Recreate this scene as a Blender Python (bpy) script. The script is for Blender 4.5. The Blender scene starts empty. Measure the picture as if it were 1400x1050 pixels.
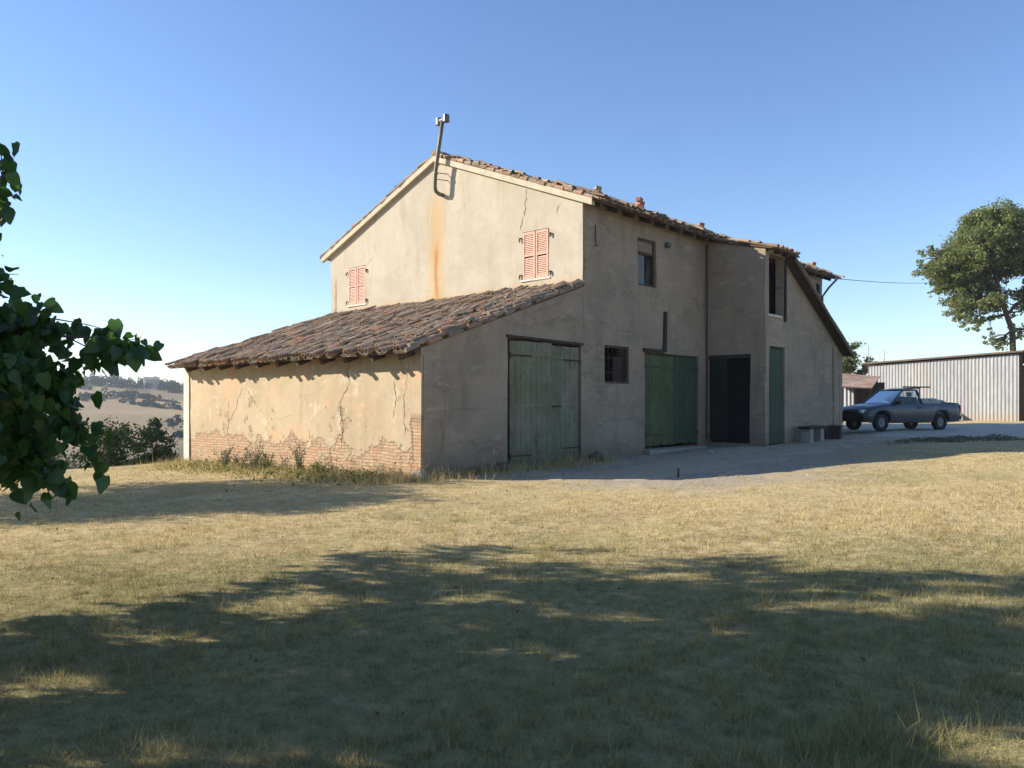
import bpy, math, random
import numpy as np
from mathutils import Vector, Matrix, noise
random.seed(7); rng = np.random.default_rng(7)
S = bpy.context.scene
COL = S.collection
PI = math.pi
SUN_EL = math.radians(25.5); SX, SY = -0.9932, 0.1165      # horizontal direction towards the sun
# ------------------------------------------------------------------ helpers
def tag(o, label=None, cat=None, group=None, kind=None):
    if label: o['label'] = label
    if cat: o['category'] = cat
    if group: o['group'] = group
    if kind: o['kind'] = kind
    return o
def empty(name, loc=(0,0,0), rz=0, label=None, cat=None, group=None):
    o = bpy.data.objects.new(name, None); COL.objects.link(o)
    o.location = loc; o.rotation_euler = (0,0,rz); o.empty_display_size = .3
    return tag(o, label, cat, group)
class MB:
    def __init__(s): s.v=[]; s.f=[]; s.m=[]; s.k=0
    def add(s, vs, fs, mi=0):
        b=len(s.v); s.v += [tuple(x) for x in vs]
        s.f += [tuple(b+i for i in f) for f in fs]; s.m += [mi]*len(fs)
    def box(s, c, h, R=None, mi=0, tap=0):
        pts=[]
        for dz in (-1,1):
            for dx,dy in ((-1,-1),(1,-1),(1,1),(-1,1)):
                k = 1-tap*(dz>0)
                p=Vector((dx*h[0]*k,dy*h[1]*k,dz*h[2]))
                if R is not None: p=R@p
                pts.append(p+Vector(c))
        s.add(pts,[(0,3,2,1),(4,5,6,7),(0,1,5,4),(1,2,6,5),(2,3,7,6),(3,0,4,7)],mi)
    def b2(s, a, b, mi=0):
        s.box([(a[i]+b[i])/2 for i in range(3)],[abs(b[i]-a[i])/2 for i in range(3)],None,mi)
    def tube(s, pts, rads, n=8, mi=0, cap=True):
        pts=[Vector(p) for p in pts]
        if not hasattr(rads,'__len__'): rads=[rads]*len(pts)
        b=len(s.v); up=Vector((0,0,1)); prev=None
        for i,p in enumerate(pts):
            d=(pts[min(i+1,len(pts)-1)]-pts[max(i-1,0)])
            if d.length<1e-6: d=Vector((0,0,1))
            d.normalize()
            if prev is None:
                a=d.cross(up)
                if a.length<.1: a=d.cross(Vector((1,0,0)))
            else: a=prev-d*prev.dot(d)
            if a.length<1e-5: a=d.orthogonal()
            a.normalize(); prev=a; c=d.cross(a)
            for k in range(n):
                t=2*PI*k/n; s.v.append(tuple(p+(a*math.cos(t)+c*math.sin(t))*rads[i]))
        for i in range(len(pts)-1):
            for k in range(n):
                s.f.append((b+i*n+k,b+i*n+(k+1)%n,b+(i+1)*n+(k+1)%n,b+(i+1)*n+k)); s.m.append(mi)
        if cap:
            s.f.append(tuple(b+k for k in reversed(range(n)))); s.m.append(mi)
            e=b+(len(pts)-1)*n; s.f.append(tuple(e+k for k in range(n))); s.m.append(mi)
    def build(s, name, mats, parent=None, smooth=False, bevel=0, loc=None):
        me=bpy.data.meshes.new(name); me.from_pydata(s.v,[],s.f); 
        if not isinstance(mats,(list,tuple)): mats=[mats]
        for m in mats: me.materials.append(m)
        if len(mats)>1: me.polygons.foreach_set('material_index',s.m)
        if smooth: me.polygons.foreach_set('use_smooth',[True]*len(me.polygons))
        me.update()
        o=bpy.data.objects.new(name,me); COL.objects.link(o)
        if parent: o.parent=parent
        if loc: o.location=loc
        if bevel:
            b=o.modifiers.new('bevel','BEVEL'); b.width=bevel; b.segments=2; b.limit_method='ANGLE'
        return o
def npmesh(name, V, F, mat, parent=None, smooth=False, loc=None):
    """V (n,3), F (m,k) constant k"""
    V=np.ascontiguousarray(V,dtype=np.float32); F=np.ascontiguousarray(F,dtype=np.int32); k=F.shape[1]
    me=bpy.data.meshes.new(name); me.vertices.add(len(V)); me.vertices.foreach_set('co',V.ravel())
    me.loops.add(F.size); me.loops.foreach_set('vertex_index',F.ravel())
    me.polygons.add(len(F)); me.polygons.foreach_set('loop_start',np.arange(0,F.size,k,dtype=np.int32))
    me.polygons.foreach_set('use_smooth',np.full(len(F),smooth))
    me.update(calc_edges=True); me.validate()
    me.materials.append(mat)
    o=bpy.data.objects.new(name,me); COL.objects.link(o)
    if parent: o.parent=parent
    if loc: o.location=loc
    return o
# ------------------------------------------------------------------ materials
class NT:
    def __init__(s,name):
        s.mat=bpy.data.materials.new(name); s.mat.use_nodes=True; s.t=s.mat.node_tree; s.n=s.t.nodes
        s.b=s.n['Principled BSDF']; s.co=s.n.new('ShaderNodeTexCoord'); s.obj=s.co.outputs['Object']
    def L(s,a,b): s.t.links.new(a,b)
    def noise(s,scale,detail=4,rough=.55,vec=None,dist=0):
        n=s.n.new('ShaderNodeTexNoise'); n.inputs['Scale'].default_value=scale; n.inputs['Detail'].default_value=detail
        n.inputs['Roughness'].default_value=rough; n.inputs['Distortion'].default_value=dist
        s.L(vec or s.obj,n.inputs['Vector']); return n.outputs['Fac']
    def mapping(s,scale=(1,1,1),loc=(0,0,0),vec=None,rot=(0,0,0)):
        n=s.n.new('ShaderNodeMapping'); n.inputs['Scale'].default_value=scale; n.inputs['Location'].default_value=loc
        n.inputs['Rotation'].default_value=rot
        s.L(vec or s.obj,n.inputs['Vector']); return n.outputs[0]
    def ramp(s,fac,stops,interp='LINEAR'):
        n=s.n.new('ShaderNodeValToRGB'); cr=n.color_ramp; cr.interpolation=interp
        while len(cr.elements)<len(stops): cr.elements.new(.5)
        for e,(p,c) in zip(cr.elements,stops):
            e.position=p; e.color=(c if len(c)==4 else (*c,1)) if hasattr(c,'__len__') else (c,c,c,1)
        s.L(fac,n.inputs[0]); return n.outputs[0]
    def mix(s,fac,a,b,mode='MIX'):
        n=s.n.new('ShaderNodeMix'); n.data_type='RGBA'; n.blend_type=mode
        for v,i in ((fac,0),(a,6),(b,7)):
            if isinstance(v,bpy.types.NodeSocket): s.L(v,n.inputs[i])
            elif i==0: n.inputs[0].default_value=v
            else: n.inputs[i].default_value=(*v,1) if len(v)==3 else v
        return n.outputs[2]
    def math(s,op,a,b=0.0,clamp=False):
        n=s.n.new('ShaderNodeMath'); n.operation=op; n.use_clamp=clamp
        for v,i in ((a,0),(b,1)):
            if isinstance(v,bpy.types.NodeSocket): s.L(v,n.inputs[i])
            else: n.inputs[i].default_value=v
        return n.outputs[0]
    def sep(s,vec=None):
        n=s.n.new('ShaderNodeSeparateXYZ'); s.L(vec or s.obj,n.inputs[0]); return n.outputs
    def comb(s,x,y,z=0.0):
        n=s.n.new('ShaderNodeCombineXYZ')
        for v,i in ((x,0),(y,1),(z,2)):
            if isinstance(v,bpy.types.NodeSocket): s.L(v,n.inputs[i])
            else: n.inputs[i].default_value=v
        return n.outputs[0]
    def col(s,c):
        if isinstance(c,bpy.types.NodeSocket): s.L(c,s.b.inputs['Base Color'])
        else: s.b.inputs['Base Color'].default_value=(*c,1)
    def rough(s,r):
        if isinstance(r,bpy.types.NodeSocket): s.L(r,s.b.inputs['Roughness'])
        else: s.b.inputs['Roughness'].default_value=r
    def bump(s,h,strength=.3,dist=.02):
        n=s.n.new('ShaderNodeBump'); n.inputs['Strength'].default_value=strength; n.inputs['Distance'].default_value=dist
        s.L(h,n.inputs['Height']); s.L(n.outputs[0],s.b.inputs['Normal'])
    def island(s):
        return s.n.new('ShaderNodeNewGeometry').outputs['Random Per Island']
    def smooth(s,x,a,b):
        n=s.n.new('ShaderNodeMapRange'); n.interpolation_type='SMOOTHSTEP'
        s.L(x,n.inputs[0]); n.inputs[1].default_value=a; n.inputs[2].default_value=b; return n.outputs[0]

def m_plain(name,c,rough=.8,var=.25,scale=6,metal=0,c2=None,bump=.2,spec=.3):
    t=NT(name); f=t.noise(scale,6,.65)
    c2=c2 or tuple(x*(1-var) for x in c)
    t.col(t.ramp(f,[(.3,c2),(.65,c)])); t.rough(rough); t.b.inputs['Metallic'].default_value=metal
    t.b.inputs['Specular IOR Level'].default_value=spec
    if bump: t.bump(t.noise(scale*8,5,.7),bump,.01)
    return t.mat

def m_plaster(name,c1,c2,plane,brick='none',stain=False,dirt=(.20,.16,.12),patch=None):
    """plane: 's' wall faces along t (uv = t,z), 't' wall faces along s (uv = s,z)"""
    t=NT(name); x,y,z=t.sep()
    u = y if plane=='s' else x
    big=t.noise(.55,5,.6,dist=.4); mid=t.noise(3.2,6,.7); fine=t.noise(38,4,.7)
    streak=t.noise(1.0,5,.65,vec=t.mapping((2.6,2.6,.35)))
    c=t.mix(t.smooth(big,.35,.68),c1,c2)
    c=t.mix(t.math('MULTIPLY',t.smooth(mid,.45,.75),.45),c,tuple(a*.72 for a in c1))
    c=t.mix(t.math('MULTIPLY',t.smooth(streak,.5,.78),.5),c,dirt)
    c=t.mix(t.math('MULTIPLY',t.smooth(fine,.55,.8),.3),c,tuple(a*.6 for a in c1))
    if patch:      # older cement repairs with a shape of their own
        pv=t.noise(.8,3,.5,vec=t.mapping((1,1,1),(3.1,7.7,1.9)))
        c=t.mix(t.math('MULTIPLY',t.smooth(pv,.56,.64),.35),c,patch)
    if patch:
        wv=t.noise(2.0,8,.8,vec=t.mapping((.7,.7,1.6),(6,2,8))); c=t.mix(t.math('MULTIPLY',t.smooth(wv,.54,.62),.5),c,tuple(a*1.35 for a in c1))
        wv=t.noise(1.3,8,.8,vec=t.mapping((.6,.6,1.3),(1,12,3))); c=t.mix(t.math('MULTIPLY',t.smooth(wv,.55,.64),.6),c,tuple(a*.62 for a in c2))
        ln=t.noise(6,4,.6,vec=t.mapping((.05,.05,1.0))); c=t.mix(t.math('MULTIPLY',t.smooth(ln,.6,.72),.3),c,dirt)
    # damp dirt rising from the ground
    lowm=t.smooth(t.math('ADD',z,t.math('MULTIPLY',mid,1.1)),1.55,.35)
    c=t.mix(t.math('MULTIPLY',lowm,.7 if patch else .4),c,dirt)
    h=t.math('ADD',t.math('MULTIPLY',mid,.8),t.math('MULTIPLY',fine,.25))
    if brick=='low':
        pv=t.noise(.9,6,.75,vec=t.mapping((1,1,1.3),(2,9,4)))
        c=t.mix(t.math('MULTIPLY',t.smooth(pv,.52,.6),.5),c,(.55,.34,.20))
        pv=t.noise(1.5,6,.8,vec=t.mapping((1,1,1),(7,1,2)))
        c=t.mix(t.math('MULTIPLY',t.smooth(pv,.56,.62),.45),c,(.62,.53,.40))
    if brick!='none':
        b=t.n.new('ShaderNodeTexBrick'); b.inputs['Scale'].default_value=1; b.inputs['Brick Width'].default_value=.27
        b.inputs['Row Height'].default_value=.072; b.inputs['Mortar Size'].default_value=.012; b.inputs['Mortar Smooth'].default_value=.3
        b.inputs['Color1'].default_value=(.43,.23,.13,1); b.inputs['Color2'].default_value=(.50,.34,.21,1); b.inputs['Mortar'].default_value=(.27,.20,.135,1)
        wob=t.noise(1.7,3,.5)
        uv=t.comb(t.math('ADD',u,t.math('MULTIPLY',wob,.06)),t.math('ADD',z,t.math('MULTIPLY',wob,.10)))
        t.L(uv,b.inputs['Vector'])
        br=t.mix(t.math('MULTIPLY',t.smooth(t.noise(9,4,.6),.4,.7),.6),b.outputs['Color'],(.40,.31,.20))
        n1=t.noise(1.3,6,.72); 
        if brick=='low':
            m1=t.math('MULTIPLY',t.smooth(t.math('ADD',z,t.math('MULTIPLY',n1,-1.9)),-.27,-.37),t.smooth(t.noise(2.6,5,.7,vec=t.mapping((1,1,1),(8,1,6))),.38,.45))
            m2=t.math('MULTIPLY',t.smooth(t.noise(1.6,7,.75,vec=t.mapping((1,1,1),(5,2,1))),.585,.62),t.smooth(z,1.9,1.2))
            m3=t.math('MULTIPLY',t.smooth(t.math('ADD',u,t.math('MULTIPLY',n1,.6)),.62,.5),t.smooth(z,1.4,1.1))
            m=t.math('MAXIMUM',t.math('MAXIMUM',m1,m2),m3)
        else:
            m=t.math('MULTIPLY',t.smooth(t.noise(1.1,7,.75,vec=t.mapping((1,1,1),(9,4,2))),.62,.65),t.smooth(z,1.6,.6))
        c=t.mix(m,c,br)
        edge_shade=t.math('MULTIPLY',t.math('MULTIPLY',m,t.math('SUBTRACT',1.0,m)),3.2,True); c=t.mix(t.math('MULTIPLY',edge_shade,.6),c,(.20,.145,.09))  # edge shadow of the broken plaster, painted into the colour around bare brick
        bh=t.math('MULTIPLY',t.math('SUBTRACT',t.math('SUBTRACT',1.0,b.outputs['Fac']),2.2),m)
        h=t.math('ADD',h,bh)
    if stain:
        du=t.math('ABSOLUTE',t.math('SUBTRACT',u,t.math('ADD',5.58,t.math('MULTIPLY',t.noise(1.2,2),.25))))
        wide=t.smooth(t.math('ADD',du,t.math('MULTIPLY',mid,.5)),.85,.2)
        thin=t.smooth(t.math('ADD',du,t.math('MULTIPLY',fine,.06)),.16,.02)
        zz=t.smooth(z,8.35,7.6)
        c=t.mix(t.math('MULTIPLY',t.math('MULTIPLY',wide,zz),.55),c,(.50,.29,.09))
        low=t.math('MULTIPLY',t.smooth(t.math('ADD',z,t.math('MULTIPLY',mid,1.2)),7.5,6.6),thin)
        c=t.mix(t.math('MULTIPLY',low,.75),c,(.36,.15,.035))
        wt=t.smooth(t.math('ADD',t.math('ABSOLUTE',t.math('SUBTRACT',z,6.05)),t.math('MULTIPLY',du,3.0)),.75,.1)
        c=t.mix(t.math('MULTIPLY',wt,.4),c,(.40,.18,.05))
        base=t.smooth(t.math('ADD',z,t.math('MULTIPLY',mid,.5)),5.3,4.95)
        c=t.mix(t.math('MULTIPLY',base,.4),c,(.46,.29,.12))
    t.col(c); t.rough(.92); t.b.inputs['Specular IOR Level'].default_value=.15
    t.bump(h,.55,.025); return t.mat

def m_tile():
    t=NT('terracotta_tile'); r=t.island()
    c=t.ramp(r,[(0,(.17,.11,.065)),(.3,(.26,.16,.095)),(.55,(.32,.22,.14)),(.8,(.40,.29,.19)),(1,(.42,.19,.10))])
    l=t.smooth(t.noise(2.2,7,.75),.42,.62)
    c=t.mix(t.math('MULTIPLY',l,.75),c,(.21,.175,.135))
    l2=t.smooth(t.noise(14,5,.7),.52,.66); c=t.mix(t.math('MULTIPLY',l2,.7),c,(.42,.38,.29))
    l3=t.smooth(t.noise(1.1,5,.7,vec=t.mapping((1,1,1),(4,4,4))),.6,.68); c=t.mix(t.math('MULTIPLY',l3,.6),c,(.20,.17,.06))
    t.col(c); t.rough(.9); t.b.inputs['Specular IOR Level'].default_value=.2; t.bump(t.noise(45,5,.7),.5,.01)
    return t.mat
def m_wood(name,c1,c2,ax='z',rough=.85,rust=None,scale=1,pth=(.5,.62)):
    t=NT(name); sc={'x':(.6,9,9),'y':(9,.6,9),'z':(9,9,.6)}[ax]
    g=t.noise(1.3*scale,6,.7,vec=t.mapping(sc),dist=.6)
    c=t.ramp(g,[(.3,c1),(.7,c2)])
    if rust: c=t.mix(t.smooth(t.noise(2.4,7,.75),*pth),c,rust)
    if rust:
        c=t.mix(t.math('MULTIPLY',t.smooth(t.noise(.9,7,.8,vec=t.mapping((1,1,.7),(3,1,5))),.47,.6),.55),c,tuple(v*1.15+.02 for v in rust))
        c=t.mix(t.math('MULTIPLY',t.smooth(t.noise(1.6,8,.8,vec=t.mapping((1.5,1.5,.5),(8,4,1))),.56,.63),.65),c,(.085,.055,.032))
        zz=t.sep()[2]; c=t.mix(t.math('MULTIPLY',t.smooth(t.math('ADD',zz,t.math('MULTIPLY',t.noise(3,5,.7),.9)),1.2,.5),.5),c,(.09,.075,.05))
    t.col(c); t.rough(rough); t.bump(g,.4,.01); t.b.inputs['Specular IOR Level'].default_value=.25; return t.mat
def m_leaf(name,cs,rough=.5,trans=.35,spec=.35,ns=2.0):
    t=NT(name); r=t.island(); c=t.ramp(r,[(i/(len(cs)-1),x) for i,x in enumerate(cs)])
    c=t.mix(t.math('MULTIPLY',t.smooth(t.noise(ns,3),.4,.65),.5),c,tuple(v*.62 for v in cs[0]))
    t.col(c); t.rough(rough); t.b.inputs['Specular IOR Level'].default_value=spec
    tr=t.n.new('ShaderNodeBsdfTranslucent'); t.L(t.mix(.5,c,(cs[-1][0]*1.3,cs[-1][1]*1.5,cs[-1][2])),tr.inputs[0])
    ms=t.n.new('ShaderNodeMixShader'); ms.inputs[0].default_value=trans
    t.L(t.b.outputs[0],ms.inputs[1]); t.L(tr.outputs[0],ms.inputs[2]); t.L(ms.outputs[0],t.n['Material Output'].inputs[0])
    return t.mat

M={}
M['tile']=m_tile()
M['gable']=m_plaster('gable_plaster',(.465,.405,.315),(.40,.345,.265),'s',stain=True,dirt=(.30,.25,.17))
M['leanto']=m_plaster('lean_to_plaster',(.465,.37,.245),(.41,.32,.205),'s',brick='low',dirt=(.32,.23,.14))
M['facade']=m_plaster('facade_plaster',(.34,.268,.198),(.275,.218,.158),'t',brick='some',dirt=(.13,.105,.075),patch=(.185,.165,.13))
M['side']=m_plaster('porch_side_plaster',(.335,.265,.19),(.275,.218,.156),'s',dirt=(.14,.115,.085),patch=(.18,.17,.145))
M['cornice']=m_plain('cornice_plaster',(.52,.45,.33),.9,.25,5)
M['quoin']=m_plain('pale_corner_plaster',(.60,.55,.46),.9,.2,4)
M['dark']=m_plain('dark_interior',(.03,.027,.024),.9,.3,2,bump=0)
M['crack']=m_plain('crack_shadowed_gap',(.09,.065,.045),.95,.3,4,bump=0)
M['oldwood']=m_wood('weathered_beam',(.055,.038,.025),(.11,.08,.052),'x')
M['woodx']=m_wood('grey_brown_wood',(.16,.12,.085),(.27,.21,.15),'x')
M['darkwood']=m_wood('charred_board',(.03,.024,.02),(.06,.048,.04),'z')
M['green1']=m_wood('faded_green_paint',(.115,.118,.066),(.18,.18,.11),'z',rust=(.20,.19,.135),pth=(.46,.64))
M['green2']=m_wood('green_paint',(.055,.072,.032),(.09,.108,.046),'z',rust=(.10,.115,.055),pth=(.55,.7))
M['green3']=m_wood('dark_green_paint',(.036,.058,.034),(.058,.084,.048),'z',rust=(.045,.06,.045),pth=(.6,.7))
M['darkgreen']=m_wood('blackened_green_paint',(.012,.018,.014),(.022,.030,.022),'z')
M['pink']=m_plain('pink_shutter_paint',(.60,.37,.28),.7,.25,7,c2=(.50,.28,.20))
M['pinkframe']=m_plain('pink_shutter_frame_paint',(.60,.36,.265),.7,.3,7)
M['iron']=m_plain('rusty_iron',(.09,.055,.04),.8,.4,12,metal=.3)
M['zinc']=m_plain('weathered_flue_metal',(.20,.17,.12),.6,.35,9,metal=.35)
M['gutter']=m_plain('grey_gutter_metal',(.14,.15,.15),.5,.25,9,metal=.5)
M['brick']=m_plain('loose_brick_clay',(.36,.16,.09),.9,.35,12)
M['stone']=m_plain('pale_stone',(.34,.31,.26),.9,.4,9,bump=.5)
M['darkstone']=m_plain('dirty_brown_stone',(.13,.10,.075),.95,.4,9,bump=.5)
M['curtain']=m_plain('grey_curtain_cloth',(.22,.22,.23),.9,.2,3)
M['glass']=(lambda t:(t.col((.02,.025,.03)),t.rough(.08),t.mat)[-1])(NT('window_glass'))
M['bark']=m_wood('tree_bark',(.06,.048,.035),(.13,.10,.075),'z',.95)

# ------------------------------------------------------------------ terrain
def softplus(x,k=1.0): return np.log1p(np.exp(np.clip(x*k,-40,40)))/k
def sstep(x,a,b):
    t=np.clip((x-a)/(b-a),0,1); return t*t*(3-2*t)
HD=[-1e4,0,4,12,45,110,200,300,420,500,600,760,1000,2600]
HZ=[0,0,-.35,-1.6,-8.5,-13,-9.5,-2.2,8,14.5,15.5,9,14,20]
def fnoise(x,y,seed=0):
    v=0
    for i,(f,a) in enumerate(((.011,1),(.023,.55),(.051,.28))):
        v=v+a*np.sin(x*f+seed*1.7+i*2.1+1.3*np.sin(y*f*.8+seed+i))*np.cos(y*f*1.1-seed*.9+i*1.3)
    return v
def gz(x,y):
    x=np.asarray(x,float); y=np.asarray(y,float)
    p=.034*softplus(x-1.2,1.2)
    p=.78*np.tanh(p/.78)
    p=p-.032*softplus(-x-2.0,1.0)*sstep(y,4,16)
    p=np.maximum(p,-.8)
    p=p+.018*np.sin(x*.9+.5*y)*np.cos(y*.7)+.012*np.sin(x*2.3-y*1.7)
    d=(x+9.5)*-.733+(y-25.5)*.68
    drop=np.interp(d,HD,HZ)
    s=sstep(d,2,60)
    drop=drop+2.2*fnoise(x,y,1)*sstep(d,30,160)+.8*fnoise(x*3,y*3,2)*sstep(d,8,60)
    r=np.hypot(x,y)
    far=sstep(r,90,600)*(1-sstep(d,-60,30))*(5+4*fnoise(x*.4,y*.4,3))
    return p*(1-sstep(d,10,120))+drop+far
def g1(x,y): return float(gz(x,y))
def w2d(px,py,z=0.0):       # used only to read distances off the plan
    Y=(1.6-z)*1050/(py-550); return ((px-700)/1050*Y,Y)

# house frame
BS=math.radians(47.7); B=Vector((math.cos(BS),math.sin(BS),0)); A=Vector((-math.sin(BS),math.cos(BS),0))
C0=Vector((-1.9,16.0,0))
def H(s,t,z=0): return C0+B*s+A*t+Vector((0,0,z))
def local(x,y): 
    dx=x-C0.x; dy=y-C0.y
    return dx*B.x+dy*B.y, dx*A.x+dy*A.y

N=420; um=math.asinh(1500/11.0)
u=np.linspace(-um,um,N); ax=11*np.sinh(u)
gx,gy=np.meshgrid(ax,ax+12); gzz=gz(gx,gy)
V=np.stack([gx.ravel(),gy.ravel(),gzz.ravel()],1)
idx=np.arange(N*N).reshape(N,N)
F=np.stack([idx[:-1,:-1].ravel(),idx[:-1,1:].ravel(),idx[1:,1:].ravel(),idx[1:,:-1].ravel()],1)

def m_ground():
    t=NT('dry_mown_grass_ground'); x,y,z=t.sep()
    big=t.noise(.16,4,.6); mid=t.noise(.9,6,.7,dist=.5); sm=t.noise(7,6,.75); fine=t.noise(60,4,.75)
    stre=t.noise(12,5,.7,vec=t.mapping((1,4,1),rot=(0,0,.35)))
    c=t.ramp(sm,[(.28,(.28,.205,.105)),(.5,(.51,.39,.20)),(.72,(.67,.53,.295))])
    c=t.mix(t.math('MULTIPLY',t.smooth(stre,.45,.7),.6),c,(.64,.52,.32))
    c=t.mix(t.math('MULTIPLY',t.smooth(fine,.5,.75),.35),c,(.22,.155,.09))
    g=t.smooth(t.math('ADD',t.math('MULTIPLY',mid,.6),t.math('MULTIPLY',big,.55)),.56,.68)
    # greener towards the left foreground and by the lean-to wall
    c=t.mix(t.math('MULTIPLY',g,.30),c,t.ramp(sm,[(.3,(.11,.135,.045)),(.7,(.26,.26,.10))]))
    br=t.smooth(t.noise(.7,5,.65,vec=t.mapping((1,1,1),(9,3,0))),.57,.66)
    c=t.mix(t.math('MULTIPLY',br,.35),c,(.30,.185,.10))
    mo=t.noise(3.4,6,.75); c=t.mix(t.math('MULTIPLY',t.smooth(mo,.5,.66),.4),c,(.22,.16,.085))
    dx_=t.math('ADD',x,1.9); dy_=t.math('ADD',y,-16.0)
    s_l=t.math('ADD',t.math('MULTIPLY',dx_,B.x),t.math('MULTIPLY',dy_,B.y)); p_l=t.math('MULTIPLY',t.math('ADD',t.math('MULTIPLY',dx_,A.x),t.math('MULTIPLY',dy_,A.y)),-1.0)
    dn=t.math('MULTIPLY',t.math('SUBTRACT',t.noise(.8,7,.75),.5),7.0)
    p_2=t.math('ADD',p_l,t.math('MULTIPLY',t.math('MAXIMUM',t.math('SUBTRACT',s_l,7.0),0.0),.22))
    near=t.math('MULTIPLY',t.smooth(t.math('ADD',p_2,dn),8.2,4.6),t.math('MULTIPLY',t.smooth(t.math('ADD',s_l,dn),.2,2.4),t.smooth(s_l,40,34)))
    near=t.math('MULTIPLY',near,t.smooth(p_l,-13,-12))
    c=t.mix(near,c,t.ramp(sm,[(.3,(.28,.23,.165)),(.7,(.46,.40,.31))]))
    mt_=t.smooth(t.noise(4.5,5,.75,vec=t.mapping((1,1,1),(4,4,0))),.5,.6)
    c=t.mix(t.math('MULTIPLY',mt_,t.math('MULTIPLY',t.smooth(t.sep()[1],13,5),.5)),c,(.12,.12,.045))
    gr_=t.smooth(t.math('ADD',y,t.math('MULTIPLY',t.math('SUBTRACT',t.noise(.7,6,.7,vec=t.mapping((1,1,1),(2,5,0))),.5),7.0)),9.5,6.2)
    c=t.mix(t.math('MULTIPLY',gr_,.55),c,t.ramp(sm,[(.3,(.09,.10,.04)),(.55,(.22,.21,.09)),(.75,(.38,.33,.16))]))
    # far fields: colour by plot
    n=t.n.new('ShaderNodeVectorMath'); n.operation='LENGTH'; t.L(t.obj,n.inputs[0]); r=n.outputs['Value']
    vo=t.n.new('ShaderNodeTexVoronoi'); vo.inputs['Scale'].default_value=.0075; 
    t.L(t.mapping((1,1.6,0),vec=t.obj,rot=(0,0,.5)),vo.inputs['Vector'])
    hs=t.n.new('ShaderNodeSeparateColor'); t.L(vo.outputs['Color'],hs.inputs[0])
    f=t.ramp(hs.outputs[0],[(0,(.30,.21,.12)),(.3,(.38,.27,.15)),(.5,(.22,.165,.095)),(.7,(.34,.25,.14)),(.85,(.15,.13,.07)),(1,(.40,.29,.17))],'CONSTANT')
    f=t.mix(t.math('MULTIPLY',t.smooth(t.noise(.03,5,.6),.45,.7),.5),f,(.20,.165,.09))
    f=t.mix(.35,f,t.ramp(t.noise(.35,5,.7),[(.3,(.16,.13,.07)),(.7,(.40,.31,.18))]))
    d=t.math('ADD',t.math('MULTIPLY',t.math('ADD',x,9.5),-.733),t.math('MULTIPLY',t.math('ADD',y,-25.5),.68))
    sl=t.math('MULTIPLY',t.smooth(d,10,30),t.smooth(d,215,150))
    f=t.mix(t.math('MULTIPLY',sl,.8),f,t.ramp(t.noise(.12,6,.7),[(.3,(.085,.085,.055)),(.7,(.20,.17,.11))]))
    c=t.mix(t.smooth(r,40,75),c,f)
    t.col(c); t.rough(1); t.b.inputs['Specular IOR Level'].default_value=.05
    t.bump(t.math('ADD',sm,t.math('MULTIPLY',fine,.5)),.8,.05); return t.mat
M['ground']=m_ground()
tag(npmesh('ground',V,F,M['ground'],smooth=True),kind='structure')

# dirt yard and gravel road: one thin sheet each, with ragged edges, laid over the ground
def sheet(name,outline,mat,lift,cell=.22):
    P=[Vector(p) for p in outline]
    xs=[p.x for p in P]; ys=[p.y for p in P]
    nx=np.arange(min(xs)-1,max(xs)+1,cell); ny=np.arange(min(ys)-1,max(ys)+1,cell)
    poly=np.array([(p.x,p.y) for p in P])
    def inside(X,Y):
        c=np.zeros(X.shape,bool); j=len(poly)-1
        for i in range(len(poly)):
            xi,yi=poly[i]; xj,yj=poly[j]
            q=((yi>Y)!=(yj>Y))&(X<(xj-xi)*(Y-yi)/(yj-yi+1e-12)+xi); c^=q; j=i
        return c
    X,Y=np.meshgrid(nx,ny)
    jx=.9*np.sin(Y*1.9+X)*.5+.35*np.sin(X*5.1-Y*4.3)+.18*np.sin(X*13+Y*11); jy=.3*np.cos(X*2.3+Y*1.2)+.25*np.cos(X*6.3+Y*5.7)+.15*np.sin(X*15-Y*12)
    ins=inside(X+jx*.7,Y+jy)
    q=ins[:-1,:-1]&ins[:-1,1:]&ins[1:,1:]&ins[1:,:-1]
    id_=np.arange(X.size).reshape(X.shape)
    jx2=X+rng.uniform(-.06,.06,X.shape); jy2=Y+rng.uniform(-.06,.06,X.shape)
    F=np.stack([id_[:-1,:-1][q],id_[:-1,1:][q],id_[1:,1:][q],id_[1:,:-1][q]],1)
    used=np.unique(F); mp=-np.ones(X.size,int); mp[used]=np.arange(len(used))
    cnt=np.bincount(F.ravel(),minlength=X.size); lf=np.where(cnt>=4,lift,-.035)
    Vv=np.stack([jx2.ravel(),jy2.ravel(),gz(jx2,jy2).ravel()+lf],1)[used]
    return npmesh(name,Vv,mp[F],mat,smooth=True),(lambda x,y:inside(np.asarray(x)+.7*(.45*np.sin(np.asarray(y)*1.9+np.asarray(x))),np.asarray(y)))
def m_dirt(name,ca,cb,cc):
    t=NT(name); a=t.noise(1.1,6,.7,dist=.4); b=t.noise(9,6,.75); f=t.noise(70,4,.7)
    c=t.ramp(b,[(.3,ca),(.7,cb)]); c=t.mix(t.smooth(a,.5,.66),c,cc)
    c=t.mix(t.math('MULTIPLY',t.smooth(f,.5,.75),.4),c,tuple(v*.55 for v in ca))
    t.col(c); t.rough(.97); t.b.inputs['Specular IOR Level'].default_value=.1
    t.bump(t.math('ADD',b,t.math('MULTIPLY',f,.6)),.8,.04); return t.mat
M['dirt']=m_dirt('dusty_yard_dirt',(.36,.285,.19),(.60,.50,.355),(.40,.305,.19))
M['gravel']=m_dirt('pale_gravel',(.46,.40,.31),(.64,.57,.46),(.47,.39,.29))
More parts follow.
